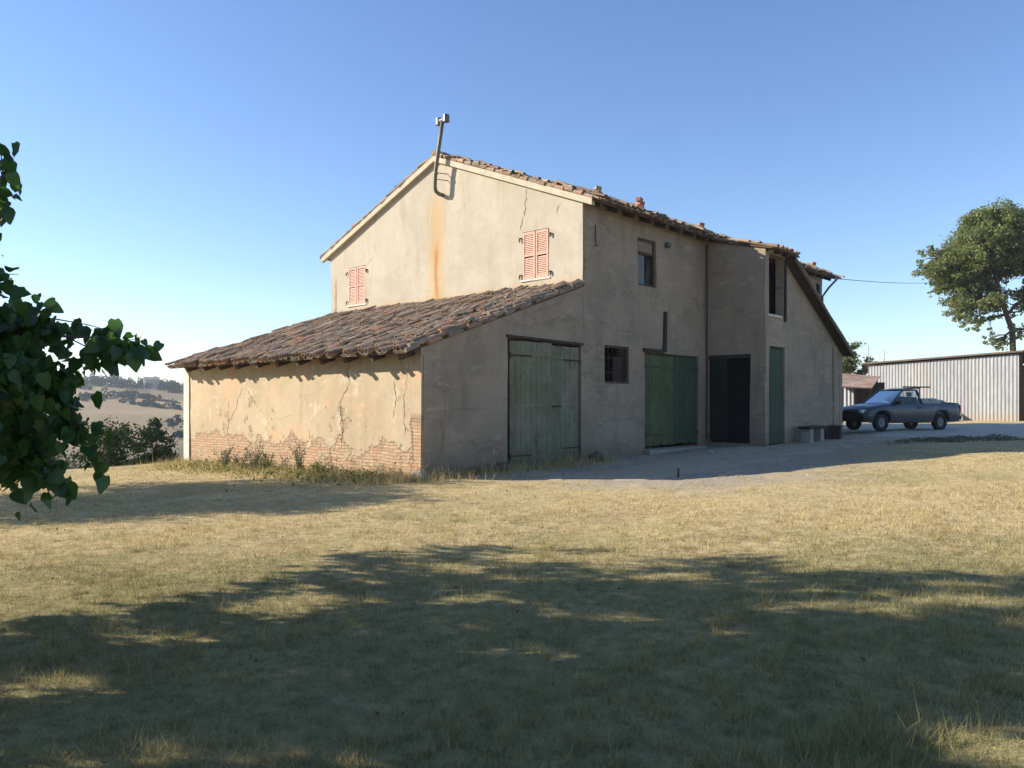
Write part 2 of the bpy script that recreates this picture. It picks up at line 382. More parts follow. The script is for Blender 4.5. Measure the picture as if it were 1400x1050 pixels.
yard,in_yard=sheet('dirt_yard',[(-.6,15.9),(.5,15.1),(2.2,14.9),(4.0,15.4),(5.2,16.4),(6.8,18.2),(9.4,21.4),(12.2,24.9),(15,26.5),(13.4,29.4),(12,29.5),(3,21.5)],M['dirt'],.012)
tag(yard,kind='structure')
road,in_road=sheet('gravel_road',[(12.2,27.2),(14.2,25.6),(17,24.5),(21,24.0),(27,24),(60,26),(60,34),(29,34.5),(22,36.5),(17.5,40),(12.5,38),(14,32)],M['gravel'],.020,.3)
tag(road,kind='structure')

# ------------------------------------------------------------------ grass (one object, nobody could count it)
def m_grass():
    t=NT('dry_grass_blades'); r=t.island()
    c=t.ramp(r,[(0,(.28,.20,.085)),(.35,(.56,.42,.20)),(.7,(.72,.57,.31)),(.9,(.44,.37,.15)),(1,(.17,.18,.05))])
    mid=t.noise(.9,6,.7,dist=.5); big=t.noise(.16,4,.6)
    g=t.smooth(t.math('ADD',t.math('MULTIPLY',mid,.6),t.math('MULTIPLY',big,.55)),.54,.68)
    c=t.mix(t.math('MULTIPLY',g,.32),c,t.ramp(r,[(0,(.09,.125,.035)),(1,(.27,.28,.10))]))
    mo=t.noise(3.4,6,.75); c=t.mix(t.math('MULTIPLY',t.smooth(mo,.5,.66),.4),c,(.22,.165,.08))
    mt_=t.smooth(t.noise(4.5,5,.75,vec=t.mapping((1,1,1),(4,4,0))),.5,.6)
    c=t.mix(t.math('MULTIPLY',mt_,t.math('MULTIPLY',t.smooth(t.sep()[1],13,5),.5)),c,(.12,.12,.045))
    gr_=t.smooth(t.math('ADD',t.sep()[1],t.math('MULTIPLY',t.math('SUBTRACT',t.noise(.7,6,.7,vec=t.mapping((1,1,1),(2,5,0))),.5),7.0)),9.5,6.2)
    c=t.mix(t.math('MULTIPLY',gr_,.6),c,t.ramp(r,[(0,(.08,.09,.035)),(.5,(.20,.20,.075)),(1,(.40,.34,.16))]))
    t.col(c); t.rough(.8); t.b.inputs['Specular IOR Level'].default_value=.1
    tr=t.n.new('ShaderNodeBsdfTranslucent'); t.L(c,tr.inputs[0])
    ms=t.n.new('ShaderNodeMixShader'); ms.inputs[0].default_value=.3
    t.L(t.b.outputs[0],ms.inputs[1]); t.L(tr.outputs[0],ms.inputs[2]); t.L(ms.outputs[0],t.n['Material Output'].inputs[0])
    return t.mat
M['grass']=m_grass()
def blades(X,Y,h,w,seed,flat=.9):
    n=len(X); r=np.random.default_rng(seed)
    a=r.uniform(0,2*PI,n); ln=r.uniform(.1,flat,n)*h; la=r.uniform(0,2*PI,n)
    z=gz(X,Y)
    wx=np.cos(a)*w/2; wy=np.sin(a)*w/2
    p0=np.stack([X-wx,Y-wy,z-.004],1); p1=np.stack([X+wx,Y+wy,z-.004],1)
    p2=np.stack([X+np.cos(la)*ln,Y+np.sin(la)*ln,z+h],1)
    V=np.empty((n*3,3)); V[0::3]=p0; V[1::3]=p1; V[2::3]=p2
    return V,np.arange(n*3).reshape(n,3)
def grass_ok(X,Y):
    s=(X-C0.x)*B.x+(Y-C0.y)*B.y; tt=(X-C0.x)*A.x+(Y-C0.y)*A.y
    hs=((s>-.02)&(s<22.4)&(tt>-.02)&(tt<11.5))|((s>12.2)&(s<19.1)&(tt>-2.1)&(tt<1))
    sp=rng.uniform(size=len(X)); sc=np.clip(Y/14,.6,1.8)
    def soft(f,r): return sum(f(X+r*sc*math.cos(a),Y+r*sc*math.sin(a)).astype(float) for a in (0,.8,1.6,2.4,3.1,3.9,4.7,5.5))/8
    pe=-tt+.22*np.maximum(s-7,0)+.8*np.sin(X*1.7+Y)+.6*np.cos(Y*2.9-X*1.3)+.5*np.sin(X*5+Y*4)
    thin=(1-sstep(pe,4.2,8.0))*sstep(s,.2,2.2)*(tt<0)
    sp=np.where(thin>.02,sp*(1-.0*thin),sp)
    kill=(rng.uniform(size=len(X))<thin*.93)
    hs=hs|kill
    a=np.maximum((soft(in_yard,.45)+soft(in_yard,1.0))/2,(soft(in_road,.4)+soft(in_road,.8))/2)
    return ~hs&(sp>a-.05)&~((a>.99)&(sp<.995))|(~hs&(a>.99)&(sp>.985))
Vs=[];Fs=[];off=0
def addg(X,Y,h,w,seed,flat=.9):
    global off
    V,F=blades(X,Y,h,w,seed,flat); Vs.append(V); Fs.append(F+off); off+=len(V)
NT1=52000
Yt=2.4*np.exp(rng.uniform(0,1,NT1)**.85*math.log(30/2.4)); Xt=rng.uniform(-.78,.78,NT1)*Yt
ok=grass_ok(Xt,Yt); Xt=Xt[ok];Yt=Yt[ok]
clump=.5+.5*np.sin(Xt*3.1+np.sin(Yt*2.7)*1.5)*np.cos(Yt*2.3+Xt); k=6
X=np.repeat(Xt,k); Y=np.repeat(Yt,k); sc=np.clip(Y/6,.6,2.6)
X=X+rng.normal(0,.035,len(X))*sc; Y=Y+rng.normal(0,.035,len(X))*sc
h=rng.gamma(3,.010,len(X))*(.55+1.0*np.repeat(clump,k))*np.clip(1.15-.06*(Y-4),.55,1.1)+.006
addg(X,Y,h,(.0034*sc+.0008)*rng.uniform(.6,1.4,len(X)),1,1.4)
# scattered taller tufts, green and dry
n=3000; Yc=2.6*np.exp(rng.uniform(0,1,n)**1.25*math.log(20/2.6)); Xc=rng.uniform(-.78,.78,n)*Yc; ok=grass_ok(Xc,Yc)&(np.sin(Xc*1.3+2*np.sin(Yc*.9))+np.cos(Yc*1.7-Xc)>-.2); Xc=Xc[ok];Yc=Yc[ok]
k=34; q=rng.uniform(.4,1.25,len(Xc)); sc2=np.clip(Yc/9,.75,1.6); X=np.repeat(Xc,k)+rng.normal(0,.042,len(Xc)*k)*np.repeat(q*sc2,k); Y=np.repeat(Yc,k)+rng.normal(0,.042,len(Xc)*k)*np.repeat(q*sc2,k)
addg(X,Y,rng.gamma(5,.0115,len(X))*np.repeat(q,k)*np.clip(1.3-.05*Y,.55,1.1)+.01,np.repeat(.0045*sc2,k),7,1.1)
# few long dry straws, more towards the camera
n=4200; Y=2.4*np.exp(rng.uniform(0,1,n)*math.log(12/2.4)); X=rng.uniform(-.75,.75,n)*Y; ok=grass_ok(X,Y); X=X[ok];Y=Y[ok]
addg(X,Y,rng.uniform(.05,.17,len(X)),.0032*np.clip(Y/6,.7,2.5),2,.8)
# taller fringe along the walls
n=9000; s=rng.uniform(-.5,6.2,n); t_=-rng.gamma(1.3,.22,n); P=C0.x+B.x*s+A.x*t_, C0.y+B.y*s+A.y*t_
m=rng.uniform(size=n)<.35+.4*np.sin(s*2.3)**2
addg(P[0][m],P[1][m],rng.gamma(3,.045,m.sum()),.012,3,.8)
n=16000; t_=rng.uniform(-.3,11,n); s=-rng.gamma(1.5,.32,n)-.03; P=C0.x+B.x*s+A.x*t_, C0.y+B.y*s+A.y*t_
addg(P[0],P[1],rng.gamma(3,.04,n),.013,4,.8)
Vg=np.concatenate(Vs); Fg=np.concatenate(Fs)
tag(npmesh('dry_grass',Vg,Fg,M['grass']),'short dry straw-coloured grass with green tufts covering the field','grass',kind='stuff')

M['deadleaf']=m_leaf('fallen_brown_leaf',[(.10,.055,.025),(.17,.10,.045),(.24,.16,.08)],.8,.1)
# ------------------------------------------------------------------ farmhouse
house=empty('farmhouse',C0,BS,'two-storey abandoned farmhouse with cream plaster gable, tiled roof and low lean-to','farmhouse')
def warp(v,amp=.028):
    n=noise.noise_vector(Vector(v)*.45+Vector((3,7,1))); n2=noise.noise_vector(Vector(v)*1.7)
    return (v[0]+n[0]*amp+n2[0]*amp*.35, v[1]+n[1]*amp+n2[1]*amp*.35, v[2])
def wall(name,p0,p1,z0,top,mat,openings=(),th=.35,inn=None,step=.4,parent=house,extra=()):
    """upright wall from p0 to p1 (local s,t); top(u) height; inn = inward unit vector"""
    p0=Vector((*p0,0)); p1=Vector((*p1,0)); Ln=(p1-p0).length; d=(p1-p0)/Ln; inn=Vector((*inn,0))
    us={0.0,Ln}|set(extra)
    for o in openings: us|={o[0],o[1]}
    us=sorted(us); U=[]
    for a,b in zip(us,us[1:]):
        n=max(1,math.ceil((b-a)/step)); U+=[a+(b-a)*i/n for i in range(n)]
    U.append(us[-1])
    zs=sorted({z0}|{o[2] for o in openings}|{o[3] for o in openings}); ztm=max(top(u) for u in U)
    zs=zs+[ztm]; Z=[]
    for a,b in zip(zs,zs[1:]):
        n=max(1,math.ceil((b-a)/step)); Z+=[a+(b-a)*i/n for i in range(n)]
    Z.append(zs[-1])
    key={}; m=MB()
    def vid(u,z,lay):
        k=(round(u,4),round(z,4),lay)
        if k not in key:
            q=p0+d*u+inn*(th*lay); w=warp((q.x,q.y,z)) if lay==0 else (q.x,q.y,z)
            m.v.append(w); key[k]=len(m.v)-1
        return key[k]
    def quad(a,b,c,e): m.f.append((a,b,c,e)); m.m.append(0)
    for ua,ub in zip(U,U[1:]):
        ta,tb=top(ua),top(ub); lim=min(ta,tb)-.03; um=(ua+ub)/2
        zl=[z for z in Z if z<lim]
        cells=[(zl[i],zl[i+1],zl[i],zl[i+1]) for i in range(len(zl)-1)]+[(zl[-1],ta,zl[-1],tb)]
        for (a0,a1,b0,b1) in cells:
            zm=(a0+min(a1,b1))/2
            if any(o[0]<um<o[1] and o[2]<zm<o[3] for o in openings): continue
            quad(vid(ua,a0,0),vid(ub,b0,0),vid(ub,b1,0),vid(ua,a1,0))
            quad(vid(ua,a1,1),vid(ub,b1,1),vid(ub,b0,1),vid(ua,a0,1))
        quad(vid(ua,ta,0),vid(ub,tb,0),vid(ub,tb,1),vid(ua,ta,1))
    for ue in (U[0],U[-1]):
        zl=[z for z in Z if z<top(ue)-.03]+[top(ue)]
        for a,b in zip(zl,zl[1:]): quad(vid(ue,a,0),vid(ue,b,0),vid(ue,b,1),vid(ue,a,1))
    for o in openings:
        for z in (o[2],o[3]):
            uu=[x for x in U if o[0]-1e-6<=x<=o[1]+1e-6]
            for a,b in zip(uu,uu[1:]): quad(vid(a,z,0),vid(b,z,0),vid(b,z,1),vid(a,z,1))
        for x in (o[0],o[1]):
            zz=[z for z in Z if o[2]-1e-6<=z<=o[3]+1e-6]
            for a,b in zip(zz,zz[1:]): quad(vid(x,a,0),vid(x,b,0),vid(x,b,1),vid(x,a,1))
    return m.build(name,mat,parent)
SL=.395; ZE=6.95
def mt(t): return ZE+SL*(5.7-abs(t-5.7))          # underside of main roof
def lt(s): return 2.74+.34*s                       # underside of lean-to roof
Z0=-1.2
S1=5.587; S2=22.3
# gable end (lit): two stacked walls are one plane; t from 0 to 11.4
W1=(1.16,2.11,5.02,6.36); W2=(9.32,10.30,5.0,6.32)
W1=tuple(v-(.004 if i<2 else 0) for i,v in enumerate(W1)); W2=tuple(v-(.004 if i<2 else 0) for i,v in enumerate(W2))
gable=wall('wall',(S1,0.004),(S1,11.396),Z0,lambda u:mt(u+.004),M['gable'],[W1,W2],th=.05,inn=(1,0),extra=(5.696,))
wall('inner_wall',(S1+.06,.4),(S1+.06,11.0),Z0,lambda u:mt(u+.4)-.02,M['stone'],[(W1[0]-.396,W1[1]-.396,W1[2],W1[3]),(W2[0]-.396,W2[1]-.396,W2[2],W2[3])],th=.3,inn=(1,0),extra=(5.3,))
D1=(2.66,5.5,-.3,3.12); D2=(8.55,11.72,.24,3.06)
WF1=(8.2,9.17,4.98,6.36); WF2=(6.55,7.73,2.12,3.16); WF3=(21.55,22.0,6.0,6.55)
q_=.06
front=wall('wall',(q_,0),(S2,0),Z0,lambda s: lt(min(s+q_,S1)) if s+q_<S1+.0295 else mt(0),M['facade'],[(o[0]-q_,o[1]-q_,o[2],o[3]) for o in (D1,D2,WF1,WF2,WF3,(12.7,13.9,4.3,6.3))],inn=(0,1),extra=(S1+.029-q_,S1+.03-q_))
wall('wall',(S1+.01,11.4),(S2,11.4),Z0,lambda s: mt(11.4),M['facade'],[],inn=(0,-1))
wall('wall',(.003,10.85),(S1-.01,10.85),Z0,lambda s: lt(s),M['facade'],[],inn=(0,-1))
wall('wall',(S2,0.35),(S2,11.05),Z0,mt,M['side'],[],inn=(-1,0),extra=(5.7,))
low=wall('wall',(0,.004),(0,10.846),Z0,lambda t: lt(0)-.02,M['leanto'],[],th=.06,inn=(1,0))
tag(low,'ochre lean-to wall with cracked plaster and bare brick at its foot')
tag(gable,'cream plaster gable wall with rust stain below the flue')
# pale pilaster on the far left corner of the lean-to wall
m=MB(); m.b2((-.03,10.52,Z0),(.2,10.88,lt(0)-.05)); m.build('corner_pilaster',M['quoin'],house,bevel=.01)
# loggia / stair block
TP=-2.0
SB=12.26; SE=18.98
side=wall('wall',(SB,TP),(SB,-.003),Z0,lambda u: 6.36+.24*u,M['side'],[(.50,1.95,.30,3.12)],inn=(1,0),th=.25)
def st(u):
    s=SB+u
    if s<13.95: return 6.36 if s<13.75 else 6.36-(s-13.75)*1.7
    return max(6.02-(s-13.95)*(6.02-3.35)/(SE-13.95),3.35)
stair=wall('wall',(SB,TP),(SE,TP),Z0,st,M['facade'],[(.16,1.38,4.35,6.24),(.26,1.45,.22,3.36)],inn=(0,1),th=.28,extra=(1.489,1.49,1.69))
wall('wall',(SE,TP),(SE,-.003),Z0,lambda u:3.33,M['side'],[],inn=(-1,0),th=.28)
# narrow raised pilasters on the stair wall
m=MB()
for s in (17.95,): m.b2((s,TP-.05,Z0),(s+.30,TP+.02,3.62))
m.build('buttress',M['side'],house,bevel=.01)
# floors / ceilings inside so that openings stay dark
m=MB(); m.b2((S1+.36,.36,3.62),(S2-.36,11.04,3.8)); m.b2((SB+.26,TP+.29,3.75),(SE-.3,-.01,3.9)); m.build('floor',M['oldwood'],house)
m=MB(); m.b2((9.4,.36,Z0),(9.5,11,3.6)); m.b2((S1+.4,2.6,3.82),(S2-.4,2.7,ZE+.9)); m.build('inner_wall',M['stone'],house)

# --- tiled roofs
def tiles(name,o,U,Vv,W,L,keep=None,seed=1,pitch=.185,expo=.30,parent=house,wild=1.0,rag=.05):
    """o lower left corner (local) of the tile bed, U along the eave, Vv up the slope"""
    r=random.Random(seed); o=Vector(o);U=Vector(U).normalized();Vv=Vector(Vv).normalized();Nn=U.cross(Vv).normalized()
    if Nn.z<0: Nn=-Nn
    m=MB(); nc=int(W/pitch); nr=int(L/expo)
    tl=.43; seg=5
    kk=pitch/.215
    def tile(uc,v0,lift,r0,r1,conv,yaw,tilt):
        r0*=kk; r1*=kk; lift*=kk
        vs=[];fs=[]
        for vi,(vv,rad) in enumerate(((0,r0),(tl,r1))):
            for inner in (0,1):
                for k in range(seg+1):
                    a=PI*k/seg; rr=rad-.014*inner
                    du=math.cos(a)*rr; dn=math.sin(a)*rr*.85
                    if not conv: dn=-dn+r0*.55
                    p=o+U*(uc+du+yaw*(vv-.2))+Vv*(v0+vv)+Nn*(lift+dn+tilt*vv)
                    vs.append(p)
        n=seg+1
        for k in range(seg):
            fs.append((k,k+1,2*n+k+1,2*n+k)); 
            fs.append((n+k+1,n+k,k,k+1)[::1])
            fs.append((2*n+k,2*n+k+1,3*n+k+1,3*n+k))
        for k in range(seg): fs.append((n+k,3*n+k,3*n+k+1,n+k+1))
        m.add(vs,fs)
    for i in range(nc+1):
        ph=r.uniform(-rag,rag)
        for j in range(nr+1):
            v0=j*expo+ph*(1 if j else 1.4); uc=i*pitch
            if v0+tl>L+.25: continue
            sag=.035*math.sin(i*.23+1)*math.sin(j*.5)
            if j>=0 and r.random()>.012*wild:
                tile(uc,v0-.02+r.uniform(-.015,.015),.012+sag,.085,.075,False,r.uniform(-.03,.03),0)
            if r.random()>.03*wild:
                tile(uc+pitch/2+r.uniform(-.012,.012),v0+r.uniform(-.03,.03)*wild,.055+sag+r.uniform(0,.022)*wild,.088,.068,True,r.uniform(-.09,.09)*wild,r.choice((0,0,.0,.05))*wild-.03)
    # broken pieces lying about
    for _ in range(int(nc*nr*.035*wild)):
        uc=r.uniform(0,W); v0=r.uniform(0,L-.3)
        tile(uc,v0,.12+r.uniform(0,.04),.085,.07,True,r.uniform(-.6,.6),r.uniform(-.1,.12))
    return m.build(name,M['tile'],parent)
def slab(name,o,U,Vv,W,L,th,mat,parent):
    o=Vector(o);U=Vector(U).normalized();Vv=Vector(Vv).normalized();Nn=U.cross(Vv).normalized()
    if Nn.z<0: Nn=-Nn
    m=MB(); q=[o,o+U*W,o+U*W+Vv*L,o+Vv*L]; m.add(q+[p+Nn*th for p in q],[(0,3,2,1),(4,5,6,7),(0,1,5,4),(1,2,6,5),(2,3,7,6),(3,0,4,7)])
    return m.build(name,mat,parent)
roof=empty('roof'); roof.parent=house
mainF=(0,math.cos(math.atan(SL)),math.sin(math.atan(SL)))
ovh=.40; hw=5.7+ovh; Lr=hw/mainF[1]
def rp(t): return mt(t) if t<=5.7 else mt(t)
eo=(S1-.12,-ovh,ZE-SL*ovh+.01)
slab('roof_boarding',eo,(1,0,0),mainF,S2-S1+.55,Lr,.07,M['oldwood'],roof)
tiles('tile_field',(S1-.06,-ovh-.05,ZE-SL*(ovh+.05)+.09),(1,0,0),mainF,S2-S1+.50,Lr,seed=3,parent=roof,rag=.17,wild=3.2)
eb=(S1-.12,11.4+ovh,ZE-SL*ovh+.01)
slab('roof_boarding',eb,(1,0,0),(0,-mainF[1],mainF[2]),S2-S1+.55,Lr-.012,.07,M['oldwood'],roof)
tiles('tile_field',(S1-.06,11.4+ovh+.05,ZE-SL*(ovh+.05)+.09),(1,0,0),(0,-mainF[1],mainF[2]),S2-S1+.50,Lr,seed=4,parent=roof)
m=MB(); x=S1-.1                                     # ridge tiles
rr=random.Random(5)
while x<S2+.3:
    zr=mt(5.7)+.13+rr.uniform(0,.03); m.tube([(x,5.7,zr),(x+.42,5.7+rr.uniform(-.03,.03),zr+.02)],[.12,.10],10); x+=.36
m.build('ridge_tiles',M['tile'],roof)
# raked verge on the gable: plaster band under the tiles
def rake(t0,t1,name='verge_band'):
    m=MB(); a=(S1-.13,t0,mt(t0)-.17); b=(S1-.13,t1,mt(t1)-.17)
    q=[(S1-.135,t0,mt(t0)-.11),(S1-.006,t0,mt(t0)-.11),(S1-.006,t0,mt(t0)+.005),(S1-.135,t0,mt(t0)+.06)]
    e=[(p[0],t1,p[2]-mt(t0)+mt(t1)) for p in q]
    m.add(q+e,[(0,1,2,3),(7,6,5,4),(0,4,5,1),(1,5,6,2),(2,6,7,3),(3,7,4,0)])
    return m.build(name,M['cornice'],house)
rake(-ovh+.02,5.7); rake(5.7,11.4+ovh-.02)
# verge tiles laid along the rake, seen end-on from the yard
m=MB(); r=random.Random(8)
for side_ in (0,1):
    k=0
    while k*.34<Lr-.3:
        tt=(-ovh+k*.34*mainF[1]) if side_==0 else (11.4+ovh-k*.34*mainF[1]); z=ZE-SL*ovh+k*.34*mainF[2]+.105+r.uniform(-.02,.03)
        dz=.40*mainF[2]; dt=.40*mainF[1]*(1 if side_==0 else -1)
        m.tube([(S1-.10+r.uniform(-.02,.02),tt,z+r.uniform(0,.02)),(S1-.09,tt+dt,z+dz-.01)],[.062,.05],8); k+=1
m.build('verge_tiles',M['tile'],roof)
# soffit rafters of the main eave
s=S1+.3
while s<S2+.3:
    if not (SB-.1<s<14.4):
        m=MB(); m.box((s,-.11,ZE-SL*.11-.06),(.05,.28,.06),Matrix.Rotation(math.atan(SL),3,'X')); m.build('rafter',M['oldwood'],roof)
    s+=.82
# deep dark plaster band/eave wall plate

# lean-to roof
lr=empty('lean_to_roof'); lr.parent=house
lv=Vector((1,0,.34)).normalized(); lo=.42; LL=(S1+lo-.0)/lv.x
slab('roof_boarding',(-lo,-.06,lt(-lo)+.004),(0,1,0),lv,11.0,LL-.02,.06,M['oldwood'],lr)
tiles('tile_field',(-lo-.06,-.02,lt(-lo-.06)+.075),(0,1,0),lv,10.86,LL-.05,seed=11,parent=lr,wild=2.2,rag=.10)
m=MB(); t=.25
r=random.Random(9)
while t<10.8:
    R=Matrix.Rotation(-math.atan(.34),3,'Y'); m=MB(); m.box((-.14,t,lt(-.14)-.075),(.22,.065,.07),R); m.build('rafter',M['oldwood'],lr); t+=.98+r.uniform(-.08,.08)
m=MB(); r=random.Random(10)                        # verge edge of doubled, slipped tiles
for row,(dy,dz) in enumerate(((-.10,-.005),(-.05,.05),(.02,.095))):
    x=-lo-.08+row*.12
    while x<(S1-.25):
        ln=r.uniform(.30,.46); z=lt(x)+.085+dz+r.uniform(-.01,.025); yy=dy+r.uniform(-.04,.03); rr_=r.uniform(.045,.065); tl_=r.uniform(-.03,.015)
        if r.random()>.13: m.tube([(x,yy,z),(x+ln*lv.x,yy+r.uniform(-.035,.035),z+ln*lv.z+tl_)],[rr_,rr_*.75],8)
        x+=ln*r.uniform(.66,.86)
m.build('verge_tiles',M['tile'],lr)
m=MB(); q=[(-.02,-.035,lt(-.02)-.16),(-.02,.001,lt(-.02)-.16),(-.02,.001,lt(-.02)-.003),(-.02,-.035,lt(-.02)-.003)]; e=[(S1-.01,p[1],p[2]-lt(-.02)+lt(S1-.01)) for p in q]
m.add(q+e,[(0,3,2,1),(4,5,6,7),(0,1,5,4),(1,2,6,5),(2,3,7,6),(3,0,4,7)]); m.build('verge_band',M['facade'],lr)

# loggia roof and stair roof
po=empty('porch_roof'); po.parent=house
pv=Vector((0,1,.24)).normalized()
slab('roof_boarding',(SB-.07,-2.25,6.31),(1,0,0),pv,2.1,2.3,.05,M['oldwood'],po)
tiles('tile_field',(SB+.02,-2.30,6.355),(1,0,0),pv,1.95,2.2,seed=13,parent=po,wild=1.2)
for s in (SB+.1,SB+.65,SB+1.25,SB+1.85): m=MB(); m.box((s,-2.02,6.32),(.045,.2,.04),Matrix.Rotation(math.atan(.24),3,'X')); m.build('rafter',M['oldwood'],po)
so=empty('stair_roof'); so.parent=house
sv=Vector((SE-13.95,0,3.35-6.02)).normalized()
ang=math.atan2(6.02-3.35,SE-13.95)
slab('roof_boarding',(13.72,-2.32,6.17),(0,1,0),sv,2.3,6.1,.07,M['oldwood'],so)
tiles('tile_field',(13.72+sv.x*6.12,-2.28,6.17+sv.z*6.12+.075),(0,1,0),-sv,2.2,5.9,seed=14,parent=so,wild=1.0)
# verge board on the front edge
m=MB(); m.box((13.72+sv.x*3.05,-2.335,6.17+sv.z*3.05+.02),(3.06,.012,.07),Matrix.Rotation(ang,3,'Y')); m.build('verge_board',M['oldwood'],so)

# --- shutters on the gable
def shutter_window(op,tag_):
    u0,u1,z0,z1=op
    w=empty('window'); w.parent=house
    if tag_: w['label']=tag_
    m=MB(); m.b2((S1+.14,u0,z0),(S1+.16,u1,z1)); m.build('pane',M['glass'],w)
    m=MB(); m.b2((S1-.03,u0-.06,z0-.05),(S1+.12,u1+.06,z0+.01)); m.build('sill',M['quoin'],w,bevel=.006)
    for i in (0,1):
        a=u0+.015+(u1-u0)/2*i; b=a+(u1-u0)/2-.03
        fr=.055; m=MB(); f0,f1=S1-.015,S1+.03
        m.b2((f0,a,z0+.02),(f1,a+fr,z1-.02)); m.b2((f0,b-fr,z0+.02),(f1,b,z1-.02))
        for (za,zb) in ((z0+.02,z0+.10),(z1-.09,z1-.02),((z0+z1)/2-.03,(z0+z1)/2+.03)): m.b2((f0+.002,a+fr,za),(f1-.002,b-fr,zb))
        z=z0+.13
        while z<z1-.11:
            if abs(z-(z0+z1)/2)>.05: m.box((S1+.006,(a+b)/2,z),(.026,(b-a)/2-fr+.004,.006),Matrix.Rotation(-1.05,3,'Y'),1)
            z+=.050
        m.build('shutter',[M['pinkframe'],M['pink']],w)
    m=MB()
    for uu,sg in ((u0,-1),(u1,1)):
        for z in (z0+.12,z1-.18):
            if m.v: m.build('hinge',M['iron'],w); m=MB()
            m.b2((S1-.05,uu+sg*.02,z),(S1-.02,uu+sg*.10,z+.035)); m.b2((S1-.06,uu+sg*.07,z-.09),(S1-.03,uu+sg*.10,z+.02))
    m.build('hinge',M['iron'],w)
shutter_window(W1,None); shutter_window(W2,None)

# --- facade windows
w=empty('window'); w.parent=house; w['label']='tall upper window with brown frame and grey curtain behind'
u0,u1,z0,z1=WF1
m=MB(); 
for a,b in (((u0,.05,z0),(u0+.07,.16,z1)),((u1-.07,.05,z0),(u1,.16,z1)),((u0+.07,.052,z1-.07),(u1-.07,.158,z1)),((u0+.07,.052,z0),(u1-.07,.158,z0+.06)),((u0+.07,.06,z0+.93),(u1-.07,.15,z0+1.0))): m.b2(a,b)
m.build('window_frame',M['oldwood'],w)
m=MB(); m.b2((u0+.07,.09,z0+1.0),(u1-.07,.11,z1-.07)); m.build('shutter_board',M['woodx'],w)
m=MB(); m.b2((u0+.07,.14,z0+.06),(u0+.55,.145,z0+.93)); m.build('curtain',M['curtain'],w)
m=MB(); m.b2((u0+.07,.115,z0+.06),(u1-.07,.12,z0+.93)); 
gl=NT('clear_glass'); gl.col((.9,.95,.95)); gl.rough(.05); gl.b.inputs['Transmission Weight'].default_value=1; gl.b.inputs['IOR'].default_value=1.05; M['clear']=gl.mat
m.build('pane',M['clear'],w)
w=empty('window'); w.parent=house; w['label']='small dark ground-floor window with rusty iron bars'
u0,u1,z0,z1=WF2
m=MB(); 
for a,b in (((u0,.03,z0),(u0+.06,.12,z1)),((u1-.06,.03,z0),(u1,.12,z1)),((u0+.06,.032,z1-.06),(u1-.06,.118,z1)),((u0+.06,.032,z0),(u1-.06,.118,z0+.06))): m.b2(a,b)
m.build('window_frame',M['oldwood'],w)
m=MB()
for i in range(5): x=u0+.2+i*(u1-u0-.4)/4; m.tube([(x,.02,z0+.01),(x,.02,z1-.01)],.009,6)
for z in (z0+.3,z0+.7): m.tube([(u0+.01,.022,z),(u1-.01,.022,z)],.009,6)
m.build('grille',M['iron'],w)
m=MB(); m.b2((u0+.62,.14,z0+.06),(u1-.05,.16,z0+.75)); m.build('broken_board',M['darkwood'],w)
w=empty('window'); w.parent=house; w['label']='tiny window high on the facade by the far eave'
u0,u1,z0,z1=WF3; m=MB(); m.b2((u0,.05,z0),(u1,.10,z1)); m.build('pane',M['glass'],w)
m=MB()
for a,b in (((u0-.05,-.03,z0-.05),(u0,.04,z1+.05)),((u1,-.03,z0-.05),(u1+.05,.04,z1+.05)),((u0,-.028,z1),(u1,.038,z1+.05)),((u0,-.028,z0-.05),(u1,.038,z0))): m.b2(a,b)
m.build('window_frame',M['gutter'],w)

# --- doors
def leaf(parent,hinge,wd,z0,z1,mat,rot=0,plank=.17,axis='s',seed=0,th=.04,battens=2,name='door_leaf'):
    """hinge: local point of the hinge edge, wd signed width along s (or t)"""
    r=random.Random(seed); rz=rot+(0 if axis=='s' else PI/2); sg=1 if wd>0 else -1
    m=MB(); n=max(3,int(abs(wd)/plank)); pw=wd/n
    for i in range(n):
        a=i*pw+.003*sg; b=(i+1)*pw-.003*sg
        m.b2((a,0,z0+r.uniform(0,.05)),(b,th+r.uniform(-.004,.004),z1-r.uniform(0,.015)))
    for z in ((z0+.35,z1-.35) if battens==2 else (z0+.3,(z0+z1)/2,z1-.3)):
        m.b2((.03*sg,-.018,z-.05),(wd-.03*sg,.012,z+.05))
    o=m.build(name,mat,parent,bevel=.004); o.location=(hinge[0],hinge[1],0); o.rotation_euler=(0,0,rz)
    for z in (z0+.35,z1-.35):
        m=MB(); m.b2((0,-.028,z-.018),(wd*.5,-.019,z+.018)); m.tube([(0,-.02,z-.07),(0,-.02,z+.07)],.016,8)
        h=m.build('hinge',M['iron'],parent); h.location=(hinge[0],hinge[1],0); h.rotation_euler=(0,0,rz)
    return o
def frame(parent,a,b,z0,z1,t0,t1,mat,w=.07):
    m=MB(); m.b2((a,t0,z0),(a+w,t1,z1)); m.b2((b-w,t0,z0),(b,t1,z1)); m.b2((a+w,t0+.002,z1-w),(b-w,t1-.002,z1)); return m.build('door_frame',mat,parent)
d=empty('door'); d.parent=house; d['label']='wide faded pale green double barn door of the lean-to'
frame(d,D1[0],D1[1],-.3,D1[3],.06,.16,M['iron'],.05)
leaf(d,(D1[0]+.08,.0),1.36,-.02,D1[3]-.06,M['green1'],-.13,seed=1,battens=3)
leaf(d,(D1[1]-.06,.03),-1.34,.08,D1[3]-.09,M['green1'],.015,seed=2,battens=3)
m=MB(); m.box((4.08,-.02,3.135),(1.47,.04,.028),Matrix.Rotation(.012,3,'Y')); m.build('lintel',M['iron'],d)
